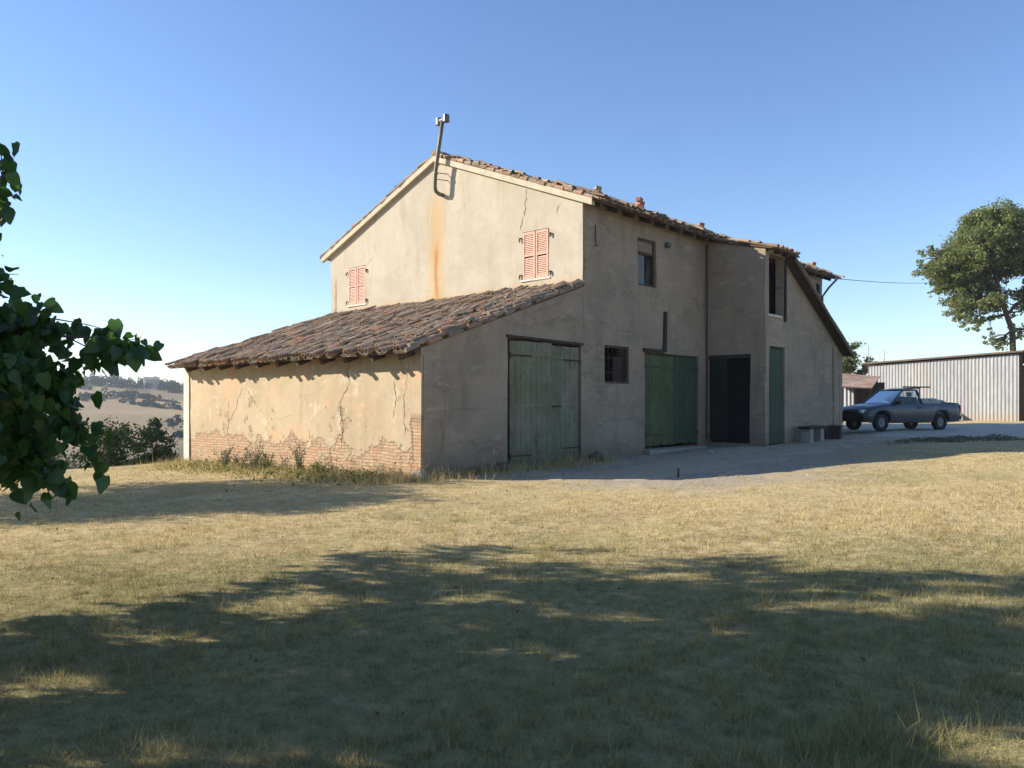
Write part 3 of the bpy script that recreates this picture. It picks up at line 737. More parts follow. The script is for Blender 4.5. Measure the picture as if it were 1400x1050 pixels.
m=MB(); m.tube([(4.25,-.02,1.5),(4.62,-.03,1.5)],.02,8); m.build('bolt',M['iron'],d)
d=empty('door'); d.parent=house; d['label']='bright green plank double door in the middle of the facade'
frame(d,D2[0],D2[1],D2[2],D2[3],.07,.17,M['green3'],.05)
leaf(d,(D2[0]+.05,.02),1.52,.30,3.0,M['green2'],-.03,seed=3)
l2=leaf(d,(D2[1]-.05,.02),-1.52,.30,3.0,M['green3'],.02,seed=4)
m=MB(); m.b2((D2[0]-.1,-.25,-.6),(D2[1]+.1,.0,.22)); m.build('doorstep',M['stone'],d,bevel=.02)
m=MB(); m.box((9.0,-.03,3.12),(.55,.045,.05)); m.build('lintel',M['darkwood'],d)
d=empty('door'); d.parent=house; d['label']='dark green door ajar in a deep opening under the porch side'
leaf(d,(SB+.10,-.10),-.62,.34,3.05,M['darkgreen'],-.12,axis='t',seed=5)
m=MB(); m.b2((SB+.30,-.07,0),(SE-.35,-.03,3.7)); m.b2((SB+.30,TP+.30,0),(SE-.35,TP+.34,3.7)); m.b2((SB+.9,TP+.35,0),(SB+.95,-.08,3.7)); M['opening_shade']=M['dark']; m.build('shade_lining',M['dark'],house)  # dark sheets added to paint shade inside the side opening
m=MB(); m.b2((SB+.02,-1.56,3.0),(SB+.2,-.02,3.12)); m.build('lintel',M['darkwood'],d)
d=empty('door'); d.parent=house; d['label']='tall narrow dark green door in the porch front'
a,b=SB+.26,SB+1.45
frame(d,a,b,.22,3.36,TP+.08,TP+.18,M['green3'],.05)
leaf(d,(a+.05,TP+.05),b-a-.1,.27,3.3,M['green3'],0,seed=6)
# loggia opening: post, sill, rail
d=empty('loggia'); d.parent=house
m=MB(); m.b2((SB+.14,TP-.04,4.28),(SB+1.2,TP+.3,4.36)); m.build('sill',M['quoin'],d,bevel=.01)
m=MB(); m.b2((SB+1.40,TP-.05,4.2),(SB+1.52,TP-.003,6.2)); m.build('post',M['darkwood'],d,bevel=.01)
m=MB(); m.b2((SB+.6,TP+.5,4.0),(SB+1.9,TP+.54,5.7)); m.build('screen_board',M['darkwood'],d)

# --- flue pipe on the gable
fl=empty('flue_pipe'); fl.parent=house
tb=5.40; zb=8.02
base=Vector((S1,tb,zb))
m=MB(); m.tube([(S1+.05,tb,zb-.02),(S1-.16,tb+.02,zb),(S1-.27,tb+.03,zb+.06),(S1-.31,tb+.03,zb+.18),(S1-.32,tb,zb+.6),(S1-.33,tb-.17,zb+1.35),(S1-.34,tb-.34,zb+2.08)],.06,12)
for z in (.55,1.15): m.tube([(S1-.32,tb-.02-(z-.5)*.11,zb+z),(S1-.32,tb-.025-(z-.5)*.11,zb+z+.06)],.068,12)
m.build('pipe',M['zinc'],fl,smooth=True)
m=MB(); c=Vector((S1-.34,tb-.34,zb+2.12)); m.tube([c+Vector((0,.22,0)),c+Vector((0,-.22,0))],.075,12)
m.tube([c+Vector((0,.15,-.10)),c+Vector((0,.15,.1))],.10,10); m.tube([c+Vector((0,-.17,-.08)),c+Vector((0,-.17,.13))],.10,10)
m.build('cowl',M['gutter'],fl)
for z in (.42,.62): m=MB(); m.tube([(S1-.31,tb+.01,zb+z),(S1+.03,tb-.26,zb+z-.03)],.012,6); m.build('bracket',M['iron'],fl)

# --- ironwork, lamp, slot, pipes on the facade
m=MB(); m.tube([(6.08,-.05,6.33),(6.08,-.055,5.86),(6.12,-.07,5.78),(6.02,-.07,5.76)],.016,8); m.build('wall_tie',M['iron'],house)
m=MB(); m.tube([(9.72,.0,6.33),(9.72,-.12,6.33)],[.07,.10],12); m.tube([(9.72,-.12,6.33),(9.72,-.17,6.30)],[.10,.04],12); m.build('wall_lamp',M['gutter'],house)
m=MB(); m.box((9.62,-.045,3.72),(.065,.03,.60),Matrix.Rotation(.03,3,'Y')); m.build('leaning_board',M['darkwood'],house)
m=MB(); m.tube([(SB-.09,-.06,6.7),(SB-.09,-.06,3.0),(SB-.08,-.05,.4)],.022,8); m.build('conduit',M['iron'],house)
m=MB(); m.tube([(S2+.28,-.55,6.82),(S2+.12,-.62,6.80),(S2-.05,-.3,6.4),(S2-.12,-.07,6.05),(S2-.12,-.07,4.2)],.045,8); 
m.tube([(S2-.6,-.6,6.86),(S2+.36,-.6,6.84)],.06,8); m.build('downpipe',M['gutter'],house,smooth=True)
for dt in (0,.22): m=MB(); m.tube([(S2-.3,.5+dt,4.92),(S2+.95,.42+dt,4.98+dt*.2)],[.07,.06],8); m.build('projecting_beam',M['oldwood'],house)

# --- cracks
def crack(pts,plane,w=.012,seed=0,name='crack'):
    """pts (u,z); ribbon following the warped wall 3 mm proud"""
    r=random.Random(seed); P=[]
    for (a,b) in zip(pts,pts[1:]):
        n=max(3,int(math.hypot(b[0]-a[0],b[1]-a[1])/.07))
        for i in range(n):
            f=i/n; P.append((a[0]+(b[0]-a[0])*f+r.uniform(-.035,.035),a[1]+(b[1]-a[1])*f+r.uniform(-.01,.01)))
    P.append(pts[-1]); m=MB(); vs=[]
    for i,(u_,z_) in enumerate(P):
        ww=.55*w*r.uniform(.3,1.3)*(1 if 0<i<len(P)-1 else .1)
        for sg in (-1,1):
            uu=u_+sg*ww
            if plane[0]=='s': q=warp((plane[1],uu,z_)); q=(q[0]-.005,q[1],q[2])
            else: q=warp((uu,plane[1],z_)); q=(q[0],q[1]-.005,q[2])
            vs.append(q)
    m.add(vs,[(2*i,2*i+1,2*i+3,2*i+2) for i in range(len(P)-1)])
    return m.build(name,M['crack'],house)
G=('s',S1); Lw=('s',0.0); Fc=('t',0.0)
crack([(1.95,7.58),(2.0,7.2),(2.02,6.9),(2.17,6.6),(2.2,6.43)],G,.016,1)
crack([(.68,6.98),(.82,6.85),(.88,6.68)],G,.012,2)
crack([(.25,7.0),(.75,7.02)],G,.008,12)
crack([(8.9,6.55),(9.1,6.4),(9.3,6.3)],G,.010,3)
crack([(2.45,2.62),(2.58,2.3),(2.5,2.0),(2.85,1.6),(2.75,1.1),(2.8,.6)],Lw,.018,4)
crack([(7.35,2.0),(7.6,1.7),(7.75,1.4),(8.15,1.05),(8.25,.5)],Lw,.016,5)
crack([(7.2,1.98),(6.7,1.55),(6.3,1.3)],Lw,.012,6)
crack([(4.0,1.25),(4.9,1.3),(5.6,1.15)],Lw,.012,7)
crack([(.4,2.5),(.55,1.6),(.5,.9)],Lw,.010,13)
crack([(.9,2.1),(.8,1.6),(.95,1.2)],Lw,.012,14)
crack([(5.62,6.6),(5.66,5.2),(5.6,4.2),(5.66,3.2)],Fc,.010,8)
crack([(8.0,3.45),(8.6,3.5),(9.4,3.42)],Fc,.010,9)
crack([(10.2,5.2),(11.0,5.16),(12.1,5.2)],Fc,.008,10)
crack([(12.15,5.6),(12.1,4.4),(12.17,3.2)],Fc,.014,11)
crack([(3.0,3.45),(4.0,3.5),(5.2,3.42)],Fc,.007,15)
crack([(.4,4.3),(.1,4.32)],('s',SB),.008,16)

# ------------------------------------------------------------------ loose things on and by the house
def rock_mesh(name,rad,seed,mat,flat=.6,loc=(0,0,0)):
    import bmesh
    bm=bmesh.new(); bmesh.ops.create_icosphere(bm,subdivisions=2,radius=1)
    for v in bm.verts:
        n=noise.noise(v.co*1.3+Vector((seed*3.1,seed,0))); v.co*= (1+.45*n); v.co.x*=rad; v.co.y*=rad*.8; v.co.z*=rad*flat
    me=bpy.data.meshes.new(name); bm.to_mesh(me); bm.free(); me.materials.append(mat)
    o=bpy.data.objects.new(name,me); COL.objects.link(o); o.location=loc; return o
def roofz(t): return ZE+SL*t+.20
bricks=[((S1+.25,-.30),.3,1,'pale broken brick lying at the near corner of the main roof'),
        ((7.9,-.28),.5,2,'orange-red brick lump standing on the eave above the tall window'),
        ((11.4,-.28),.2,3,'brown brick lying on the eave just before the porch roof'),
        ((20.6,-.28),.4,5,'reddish brick near the far end of the main eave')]
for (s,t),rz,sd,lab in bricks:
    m=MB(); m.box((0,0,.0),(.15,.085,.06),Matrix.Rotation(rz,3,'Z')@Matrix.Rotation(.36,3,'X')); 
    m.box((.03,.03,.11),(.13,.08,.055),Matrix.Rotation(rz+.6,3,'Z')@Matrix.Rotation(.25,3,'X'))
    if sd==2: m.box((-.02,.02,.22),(.11,.07,.055),Matrix.Rotation(rz-.3,3,'Z'))
    o=m.build('loose_brick',M['brick'] if sd!=1 else M['tile'],None,bevel=.012); p=H(s,t,roofz(t)+.05); o.location=p; o.rotation_euler=(0,0,BS)
    tag(o,lab,'brick','bricks weighing down the eave')
stn=[(H(-.12,-.12),.17,'pale rounded stone at the foot of the lean-to corner'),
     (H(.42,-.34),.11,'small grey stone just right of the lean-to corner'),
     (H(1.3,-.30),.16,'dark stone against the facade among dry weeds, left of the barn door'),
     (H(2.2,-.30),.20,'bulky dark stone right beside the left edge of the barn door'),
     (H(5.75,-.32),.22,'block of stone between barn door and small barred window'),
     (H(8.9,-1.9),.10,'little stone lying on bare dirt before the bright green door')]
for i,(p,rd,lab) in enumerate(stn):
    o=rock_mesh('stone',rd,i+1,M['stone'] if i in (0,5) else M['darkstone'],.75,(p.x,p.y,g1(p.x,p.y)+rd*.45)); o.rotation_euler=(0,0,i*1.3); tag(o,lab,'stone','stones at the foot of the house')
b=empty('bench',(*H(15.0,TP-.42)[:2],g1(*H(15.0,TP-.42)[:2])),BS,'rough low bench with dark plank on stone blocks by the stair wall','bench')
m=MB(); m.box((0,0,.50),(.78,.20,.04)); m.build('seat',M['darkwood'],b,bevel=.01)
for x in (-.5,.42): 
    m=MB(); m.box((x,0,.22),(.15,.16,.239)); m.build('leg',M['stone'],b,bevel=.03)
p=H(17.2,TP-.35); o=MB(); o.box((0,0,.22),(.30,.2,.22)); o.box((.02,0,.46),(.34,.23,.025)); oo=o.build('wooden_crate',M['darkwood'],None,bevel=.01); oo.location=(p.x,p.y,g1(p.x,p.y)); oo.rotation_euler=(0,0,BS+.2)
tag(oo,'small dark wooden crate standing at the far end of stair wall','crate')
p=w2d(927,655,.05); m=MB(); m.tube([(0,0,-.02),(.01,0,.17)],[.022,.018],8); m.tube([(.01,0,.17),(.01,0,.185)],[.03,.03],8); o=m.build('iron_stake',M['iron']); o.location=(p[0],p[1],g1(*p)); tag(o,'short dark iron stake sticking up out of the dirt yard','stake')

# ------------------------------------------------------------------ foliage helpers
LEAF_RHOMB=(np.array([[0,-.5,0],[.28,0,.06],[0,.5,0],[-.28,0,.06]]),[(0,1,2,3)])
def leaves(name,C,size,mat,parent,seed=0,shape='rhomb',droop=.0,smooth=False,loc=None,up=0.0):
    r=np.random.default_rng(seed); n=len(C)
    if shape=='rhomb': T=LEAF_RHOMB[0]; Fq=np.array([[0,1,2,3]])
    else:   # heart-shaped leaf with a folded midrib and curled tip
        half=[(0,.0),(.24,-.10),(.42,.08),(.44,.34),(.30,.66),(.10,.92)]
        mid=[(0,0),(0,.22),(0,.46),(0,.7),(0,1.02)]
        T=[];
        for x,y in mid: T.append((0,y,-.10*y*y))
        for sg in (1,-1):
            for x,y in half[1:]: T.append((sg*x*(1 if sg>0 else .9),y,.26*abs(x)-.16*y*y+.05*math.sin(y*9+sg)))
        T=np.array(T); T[:,1]-=0
        R0,Lf=5,10
        Fq=[]
        for b0,fl in ((5,False),(10,True)):
            qs=[(0,b0,b0+1,1),(1,b0+1,b0+2,2),(2,b0+2,b0+3,3),(3,b0+3,b0+4,4)]
            Fq+= [tuple(reversed(q)) if fl else q for q in qs]
        Fq=np.array(Fq)
    sz=size*r.uniform(.5,1.35,n)
    if droop>0:
        yd=r.normal(0,.38,(n,3)); yd[:,2]-=droop; 
    else: yd=r.normal(0,1,(n,3)); yd[:,2]+=up
    yd/=np.linalg.norm(yd,axis=1,keepdims=True)
    xr=r.normal(0,1,(n,3)); xd=xr-yd*(xr*yd).sum(1,keepdims=True); xd/=np.linalg.norm(xd,axis=1,keepdims=True)
    zd=np.cross(xd,yd)
    V=C[:,None,:]+sz[:,None,None]*(T[None,:,0,None]*xd[:,None,:]+T[None,:,1,None]*yd[:,None,:]+T[None,:,2,None]*zd[:,None,:])
    k=len(T); F=(Fq[None,:,:]+(np.arange(n)*k)[:,None,None]).reshape(-1,4)
    return npmesh(name,V.reshape(-1,3),F,mat,parent,smooth,loc)
def limb_pts(a,b,r,bend=.12,n=5):
    a=Vector(a);b=Vector(b);L=(b-a).length; P=[]
    o=Vector((r.uniform(-1,1),r.uniform(-1,1),r.uniform(-.2,1)))*L*bend
    for i in range(n+1):
        f=i/n; P.append(a.lerp(b,f)+o*math.sin(f*PI)+Vector([r.uniform(-1,1)*L*.02 for _ in range(3)])*(0<i<n))
    return P
def tree(name,label,cat,loc,trunk,blobs,nl,ls,lmat,seed,group=None,rt=.2,clus=None,fill=.75,cs_=.2):
    """trunk: list of local points; blobs: (centre,(rx,ry,rz)) crown lobes; leaves gather in clusters on twigs"""
    r=random.Random(seed); rg=np.random.default_rng(seed)
    root=empty(name,loc,0,label,cat,group)
    m=MB(); nT=len(trunk); m.tube(trunk,[rt*(1-.55*i/(nT-1)) for i in range(nT)],10)
    Cs=[]; tot=sum(b[1][0]*b[1][1]*b[1][2] for b in blobs)
    for c,rad in blobs:
        c=Vector(c); st_=min((Vector(p) for p in trunk[1:]),key=lambda p:(p-c).length)
        P=limb_pts(st_,c,r); m.tube(P,[rt*.42*(1-.7*i/5)+.012 for i in range(6)],7)
        nc=max(4,int((clus or 60)*rad[0]*rad[1]*rad[2]/tot))
        for k in range(nc):
            v=Vector(rg.normal(size=3)); v.normalize(); f=r.uniform(fill,1.0)**.6*r.uniform(.55,1) if r.random()<.35 else r.uniform(.8,1.02)
            f*=r.uniform(.82,1.2); q=c+Vector((v.x*rad[0]*f,v.y*rad[1]*f,v.z*rad[2]*f)); cr=min(rad)*r.uniform(cs_,cs_*1.8)*(1.25 if r.random()<.2 else 1)
            m.tube(limb_pts(P[r.choice((3,4,5))],q,r,.1,3),[rt*.13+.006,rt*.09+.005,rt*.06+.004,.004],5)
            Cs.append((q,cr))
    m.build('trunk',M['bark'],root,smooth=True)
    w=np.array([c[1]**2 for c in Cs]); ids=rg.choice(len(Cs),nl,p=w/w.sum())
    cc=np.array([tuple(c[0]) for c in Cs])[ids]; cr=np.array([c[1] for c in Cs])[ids]
    g=rg.normal(size=(nl,3)); g/=np.linalg.norm(g,axis=1,keepdims=True); g*=rg.uniform(.2,1,(nl,1))**.5*np.where(rg.uniform(size=(nl,1))<.3,rg.uniform(1,1.9,(nl,1)),1); g[:,2]*=.75
    leaves('crown',cc+g*cr[:,None]*1.25,ls,lmat,root,seed)
    return root

# ------------------------------------------------------------------ foreground tree, left of the camera
M['lime_leaf']=m_leaf('broad_green_leaf',[(.018,.05,.012),(.03,.08,.018),(.045,.11,.022),(.075,.15,.03)],.42,.4,.5)
TB=(-5.9,5.3)
ft=empty('broadleaf_tree',(TB[0],TB[1],g1(*TB)),0,'large broadleaf tree at the left edge, its heart-shaped leaves hanging into view','tree')
r=random.Random(21)
def inpoly(P,x,y):
    c=False; j=len(P)-1
    for i in range(len(P)):
        if (P[i][1]>y)!=(P[j][1]>y) and x<(P[j][0]-P[i][0])*(y-P[i][1])/(P[j][1]-P[i][1])+P[i][0]: c=not c
        j=i
    return c
# plan of the patch of lawn this crown shades (metres)
SH=[(-12,4.6),(-3.7,5.15),(-2.9,6.0),(-2.3,6.55),(-1.75,7.1),(-1.4,8.1),(-.6,8.75),(.5,8.2),(1.1,7.6),(1.9,7.9),(2.9,7.55),(3.3,6.95),(4.4,6.75),(8.0,6.2),(9,3.4),(4,3.2),(2.8,3.55),(2.2,2.9),(1.5,.6),(-4,.6),(-2.6,3.0),(-2.7,3.5),(-3.1,4.0),(-12,3.4)]
holes=[((-1.75,6.0),.55,.22),((-.2,6.3),.35,.16),((1.4,6.9),.5,.13),((.15,4.9),.3,.13),((-2.5,4.35),.35,.2),((2.6,5.75),.6,.13),((3.6,5.9),.7,.16),((-1.1,4.6),.3,.12),((3.2,4.3),.3,.1),((-.35,7.35),.3,.14),((.7,4.2),.25,.12),((3.9,5.2),.35,.1),((1.0,5.6),.3,.09),((-2.0,5.2),.3,.1),((3.4,7.1),.8,.14),((-1.3,3.45),1.1,.10),((2.45,3.5),.6,.24),((.3,8.0),.5,.12)]
ct=1/math.tan(SUN_EL)
pts=[]
while len(pts)<7000:
    v=Vector([r.gauss(0,1) for _ in range(3)]).normalized()*(r.random()**(1/2.4))
    x=-5.6+v.x*5.4; y=5.0+v.y*5.2; z=4.1+v.z*3.3
    if z<1.5: continue
    if x>-.735*y-.35 and z<2.8+.60*max(y,0): continue     # in-view leaves skipped; unseen crown added overhead keeps sky light off the lawn
    gx_=x-SX*z*ct; gy_=y-SY*z*ct
    jx=.30*noise.noise(Vector((gx_*1.3,gy_*2.6,0)))+.22*noise.noise(Vector((gx_*3.1,gy_*6,5)))
    if not inpoly(SH,gx_+jx,gy_+jx*1.5): continue
    if any(((gx_-h[0][0])/h[1]/1.15)**2+((gy_-h[0][1])/h[2]/1.45)**2<1 for h in holes): continue
    if noise.noise(Vector((gx_*1.5,gy_*3.4,9)))>(.24 if gy_>5.2 else .36): continue            # gaps between the boughs
    pts.append((x,y,z))
pts=np.array(pts); big=np.repeat(pts,5,0)+rng.normal(0,.07,(len(pts)*5,3))
big=big[(big[:,0]<-.70*big[:,1]-.1)|(big[:,2]>1.8+.57*np.maximum(big[:,1],0))]
# the low boughs that reach out over the lawn: each a twig hung with leaves
boughs=[ # (start, end, leaves, spread)
 ((-3.9,5.0,2.3),(-1.98,4.12,1.92),0,.0)]
def P3(px,py,D): return Vector(((px-700)/1050*D,D,1.6-(py-550)/1050*D))
twigs=[]; vis=[]
rg=np.random.default_rng(5)
def hang(pts_,n,sp,rad=.012,size=1):
    P=[Vector(p) for p in pts_]; twigs.append((P,rad))
    seg=[(P[i],P[i+1]) for i in range(len(P)-1)]
    for _ in range(n):
        a,b=r.choice(seg); q=a.lerp(b,r.random()); vis.append(tuple(q+Vector((r.gauss(0,sp),r.gauss(0,sp*1.3),r.gauss(-.03,sp)))))
root_=Vector((-4.6,5.0,2.5))
hang([root_,P3(-40,395,4.4),P3(40,455,4.2),P3(90,460,4.1),P3(140,462,4.0),P3(190,468,3.95)],0,.03,.014)
hang([P3(40,455,4.2),P3(75,436,4.2),P3(120,444,4.1),P3(150,452,4.1)],24,.030,.006)
hang([P3(132,460,4.05),P3(160,466,4.0),P3(188,464,3.95)],30,.034,.006)
hang([P3(90,460,4.1),P3(120,475,4.1),P3(135,482,4.05)],10,.035,.005)
hang([P3(60,455,4.2),P3(95,490,4.2),P3(118,505,4.2)],7,.03,.005)
hang([root_,P3(-60,470,4.2),P3(0,440,4.2),P3(30,425,4.15),P3(66,432,4.1)],110,.055,.012)
hang([P3(-60,470,4.2),P3(10,500,4.1),P3(40,520,4.0),P3(78,540,4.0)],190,.08,.010)
hang([P3(-80,430,4.4),P3(-30,520,4.3),P3(10,580,4.1),P3(24,632,4.0)],150,.07,.010)
hang([P3(50,520,4.2),P3(88,545,4.1),P3(104,585,4.0)],34,.04,.008)
hang([P3(10,560,4.2),P3(44,590,4.1),P3(62,640,4.0)],60,.04,.008)
hang([P3(55,610,4.0),P3(80,640,3.95),P3(88,655,3.95)],9,.03,.005)
hang([P3(-60,560,4.6),P3(-20,580,4.5),P3(10,615,4.4)],70,.09,.01)
hang([P3(-90,480,5.0),P3(-20,510,4.9),P3(20,550,4.9)],150,.14,.012)
hang([P3(95,560,4.0),P3(128,610,3.95),P3(135,632,3.9)],12,.022,.004)
hang([root_,P3(-80,330,4.4),P3(-20,300,4.3),P3(4,240,4.25),P3(0,195,4.25)],32,.035,.010)
hang([P3(-60,300,4.4),P3(-10,270,4.3),P3(10,262,4.3)],22,.03,.006)
hang([P3(-60,400,4.4),P3(-10,375,4.3),P3(25,375,4.3)],18,.035,.007)
hang([P3(-60,430,4.6),P3(20,470,4.6),P3(30,560,4.5),P3(5,630,4.4)],230,.085,.010)
hang([P3(-90,420,4.7),P3(-20,440,4.7),P3(10,520,4.7),P3(-10,620,4.6)],200,.10,.010)
hang([P3(-40,320,4.5),P3(-14,255,4.4),P3(-2,215,4.4)],34,.04,.008)
vis2=np.array(vis); vis2=np.concatenate([vis2,vis2+rng.normal(0,.035,vis2.shape)])
szs_=np.concatenate([np.full(len(big),.105),np.full(len(vis2),.077)])
leaves('crown',np.concatenate([big,vis2]),szs_,M['lime_leaf'],ft,31,'heart',.75,True)
ft.children[0].location=(-TB[0],-TB[1],-g1(*TB))
m=MB(); T0=Vector((TB[0],TB[1],-.3)); T1=Vector((-6.1,5.3,2.2)); T2=Vector((-6.6,5.4,3.6))
m.tube([T0,Vector((-5.92,5.3,.6)),T1,T2],[.24,.19,.16,.12],12)
m.tube(limb_pts(T1,root_,r,.08),[.09,.075,.06,.05,.04,.03],8)
for k in range(38):
    q=Vector(tuple(pts[r.randrange(len(pts))])); 
    if q.x>-.75*q.y-.2: continue
    m.tube(limb_pts(T1.lerp(T2,r.random()),q,r,.12),[.05,.04,.03,.02,.014,.006],6)
for P,rd in twigs: m.tube(P,[rd*(1-.75*i/(len(P)-1)) for i in range(len(P))],6)
o=m.build('trunk',M['bark'],ft,smooth=True); o.location=(-TB[0],-TB[1],-g1(*TB))

# tree off to the left whose shade lies across the grass before the lean-to
M['olive_leaf']=m_leaf('dull_green_leaf',[(.04,.06,.025),(.06,.085,.035),(.085,.11,.05)],.6,.25)
z=g1(-14.9,15.2)
tree('broadleaf_tree','medium tree left of the frame that shades the grass before the lean-to wall','tree',(-14.9,15.2,z+.9),
     [(0,0,-1.1),(.05,0,1.2),(.1,.1,2.4)],[((0,0,3.6),(2.8,3.2,1.9)),((1.8,.9,3.9),(1.6,1.6,1.4)),((-.8,-2.0,3.4),(1.8,1.9,1.5)),((1.2,-1.4,4.2),(1.5,1.4,1.2))],34000,.13,M['olive_leaf'],41,rt=.17,clus=150,fill=.3)

# ------------------------------------------------------------------ far trees, bushes
M['pine_leaf']=m_leaf('grey_green_foliage',[(.085,.11,.035),(.14,.165,.05),(.19,.215,.075),(.25,.265,.11)],.6,.42,ns=.6)
M['bush_leaf']=m_leaf('dark_bush_foliage',[(.018,.036,.010),(.032,.058,.016),(.055,.085,.024)],.9,.12,.05,ns=.8)
D=55.0
def W(px,py,D): return ((px-700)/1050*D,D,1.6-(py-550)/1050*D)
tx,ty,_=W(1384,480,D); tz=g1(tx,ty)
def rel(px,py,dy=0): x,y,z=W(px,py,D); return (x-tx,dy,z-tz)
k=D/1050
tz_=0
bl=[(rel(1300,372,0),(36*k,2.0,26*k)),(rel(1292,345,1),(26*k,1.6,18*k)),(rel(1345,325,-.5),(36*k,2.3,34*k)),(rel(1382,312,.5),(30*k,2,34*k)),(rel(1420,330,0),(40*k,2.3,38*k)),
    (rel(1318,418,-1),(34*k,1.8,24*k)),(rel(1348,408,.5),(30*k,1.8,20*k)),(rel(1398,372,-1.2),(24*k,1.5,18*k)),(rel(1432,400,0),(34*k,2,28*k)),(rel(1365,465,-.5),(24*k,1.4,13*k)),(rel(1410,452,0),(24*k,1.4,14*k)),(rel(1275,398,.3),(16*k,1,8*k)),(rel(1272,352,.3),(14*k,1,10*k))]
tree('broadleaf_tree','tall spreading grey-green tree behind the corrugated shed','tree',(tx,ty,tz),
     [(0,0,-.5),(.1,0,3.0),rel(1384,452),rel(1376,430),rel(1368,405),rel(1362,380),rel(1355,350)],bl+[(rel(1335,365,1.2),(34*k,2.4,30*k)),(rel(1360,345,-1.3),(30*k,2,30*k)),(rel(1320,345,-1.2),(30*k,2,26*k)),(rel(1402,345,1.2),(30*k,2,30*k)),(rel(1372,392,1.0),(20*k,1.6,18*k)),(rel(1440,360,-1),(34*k,2.2,34*k)),(rel(1398,425,.8),(14*k,1,12*k)),(rel(1345,440,.6),(22*k,1.3,14*k)),(rel(1380,462,.9),(20*k,1.2,12*k))],120000,.21,M['pine_leaf'],51,rt=.24,clus=1100,fill=.05,cs_=.15)
x,y,_=W(1160,500,60); z=g1(x,y)
tree('broadleaf_tree','small bushy tree between the house corner and the sheds','tree',(x,y,z),
     [(0,0,-.3),(.05,0,2.0),(.1,0,3.4)],[((-.3,0,4.2),(1.4,1.5,1.1)),((.6,0,3.6),(1.2,1.5,1.0)),((-1.3,.2,3.2),(1.4,1.5,1.5)),((.0,0,5.2),(.8,.8,.6)),((1.0,0,2.4),(.7,1.1,.9))],7500,.24,M['pine_leaf'],52,rt=.12,clus=60)
# bushes just beyond the edge of the field
for (px,py,D,w,h,lab,sd) in ((150,612,40,1.55,1.55,'big dark rounded bush beyond the field edge, left of the house',61),(210,612,43,1.1,1.9,'narrower upright dark bush beside the lean-to corner, beyond the field',62),(75,640,38,.9,.5,'pale low scrub bush half hidden behind the hanging leaves',63)):
    x=(px-700)/1050*D; y=D; z=g1(x,y); zt=1.6-((572 if sd!=63 else 615)-550)/1050*D
    hh=zt-z
    tree('bush',lab,'bush',(x,y,z),[(0,0,-.2),(.05,0,.5),(0,.05,hh*.45)],
       [((0,0,hh*.55),(w*.9,w*.9,hh*.42)),((w*.5,.2,hh*.38),(w*.6,w*.7,hh*.36)),((-w*.5,-.1,hh*.36),(w*.6,w*.7,hh*.34)),((w*.12,0,hh*.82),(w*.45,w*.5,hh*.2))],6500 if sd!=63 else 1500,.17,M['bush_leaf'] if sd!=63 else M['olive_leaf'],sd,rt=.08,clus=90,fill=.3)
# hillside: individual trees and the wooded ridge
def lollipop_leaves(centers,nper,seed,size,out):
    rg=np.random.default_rng(seed)
    for (x,y,z,rx,rz) in centers:
        nb=rg.integers(3,6); 
        for b in range(nb):
            o=rg.normal(0,.45,3)*[rx,rx,rz*.6]; n=nper//nb
            v=rg.normal(size=(n,3)); v/=np.linalg.norm(v,axis=1,keepdims=True); v*=rg.uniform(.6,1,(n,1))
            out.append(np.array([x,y,z+rz])+o+v*[rx*.62,rx*.62,rz*.62])
M['far_leaf']=m_leaf('far_tree_foliage',[(.015,.026,.010),(.028,.042,.016),(.045,.06,.022)],.9,.1,.05,ns=.2)
cs=[]; rg=np.random.default_rng(77)
for i in range(640):
    px=rg.uniform(-180,330) if i<330 else rg.uniform(-900,-180); D=rg.uniform(425,520); x=(px-700)/1050*D; y=D
    rx=rg.uniform(1.8,4.2); rz=rg.uniform(2.0,3.9); cs.append((x,y,g1(x,y)-.6,rx,rz))
out=[]; lollipop_leaves(cs,90,1,1,out); far=leaves('distant_wood',np.concatenate(out),1.25,M['far_leaf'],None,78)
tag(far,'dark hazy belt of trees along the ridge of the far hill','wood',kind='stuff')
cs=[]
for i in range(180):     # hedgerows on the slope
    f=rg.uniform() if i<90 else rg.uniform(-3,0); a=i%3
    px,D = ((60+190*f,395-40*f) if a==0 else ((170+130*f,330-12*f+rg.normal(0,2)) if a==1 else (110+85*f,345+30*f)))
    x=(px-700)/1050*D; cs.append((x,D,g1(x,D)-.4,rg.uniform(1.0,2.6),rg.uniform(.9,1.9)))
out=[]; lollipop_leaves(cs,70,2,1,out); hd=leaves('hedgerow',np.concatenate(out),.9,M['far_leaf'],None,79)
tag(hd,'hazy hedgerow scrub running across the tan hillside fields','hedgerow',kind='stuff')
for (px,D,hh,lab,sd) in ((237,250,4.6,'lone small round tree on the tan field below the far wood',81),(205,330,5.2,'dark tree clump on the hillside just under the ridge wood',82),(178,345,4.6,'left tree of the hillside pair under the ridge wood',83),(100,235,3.6,'low tree on the slope behind the hanging leaves',84),(246,212,2.4,'small shrub on the slope close to the lean-to corner',85)):
    x=(px-700)/1050*D; z=g1(x,D)
    tree('hillside_tree',lab,'tree',(x,D,z),[(0,0,-.3),(0,0,hh*.3),(.1,0,hh*.5)],[((0,0,hh*.6),(hh*.5,hh*.5,hh*.4)),((hh*.35,0,hh*.45),(hh*.4,hh*.4,hh*.3)),((-hh*.35,.3,hh*.45),(hh*.4,hh*.4,hh*.3))],1500,.5,M['far_leaf'],sd,rt=.15,clus=40)
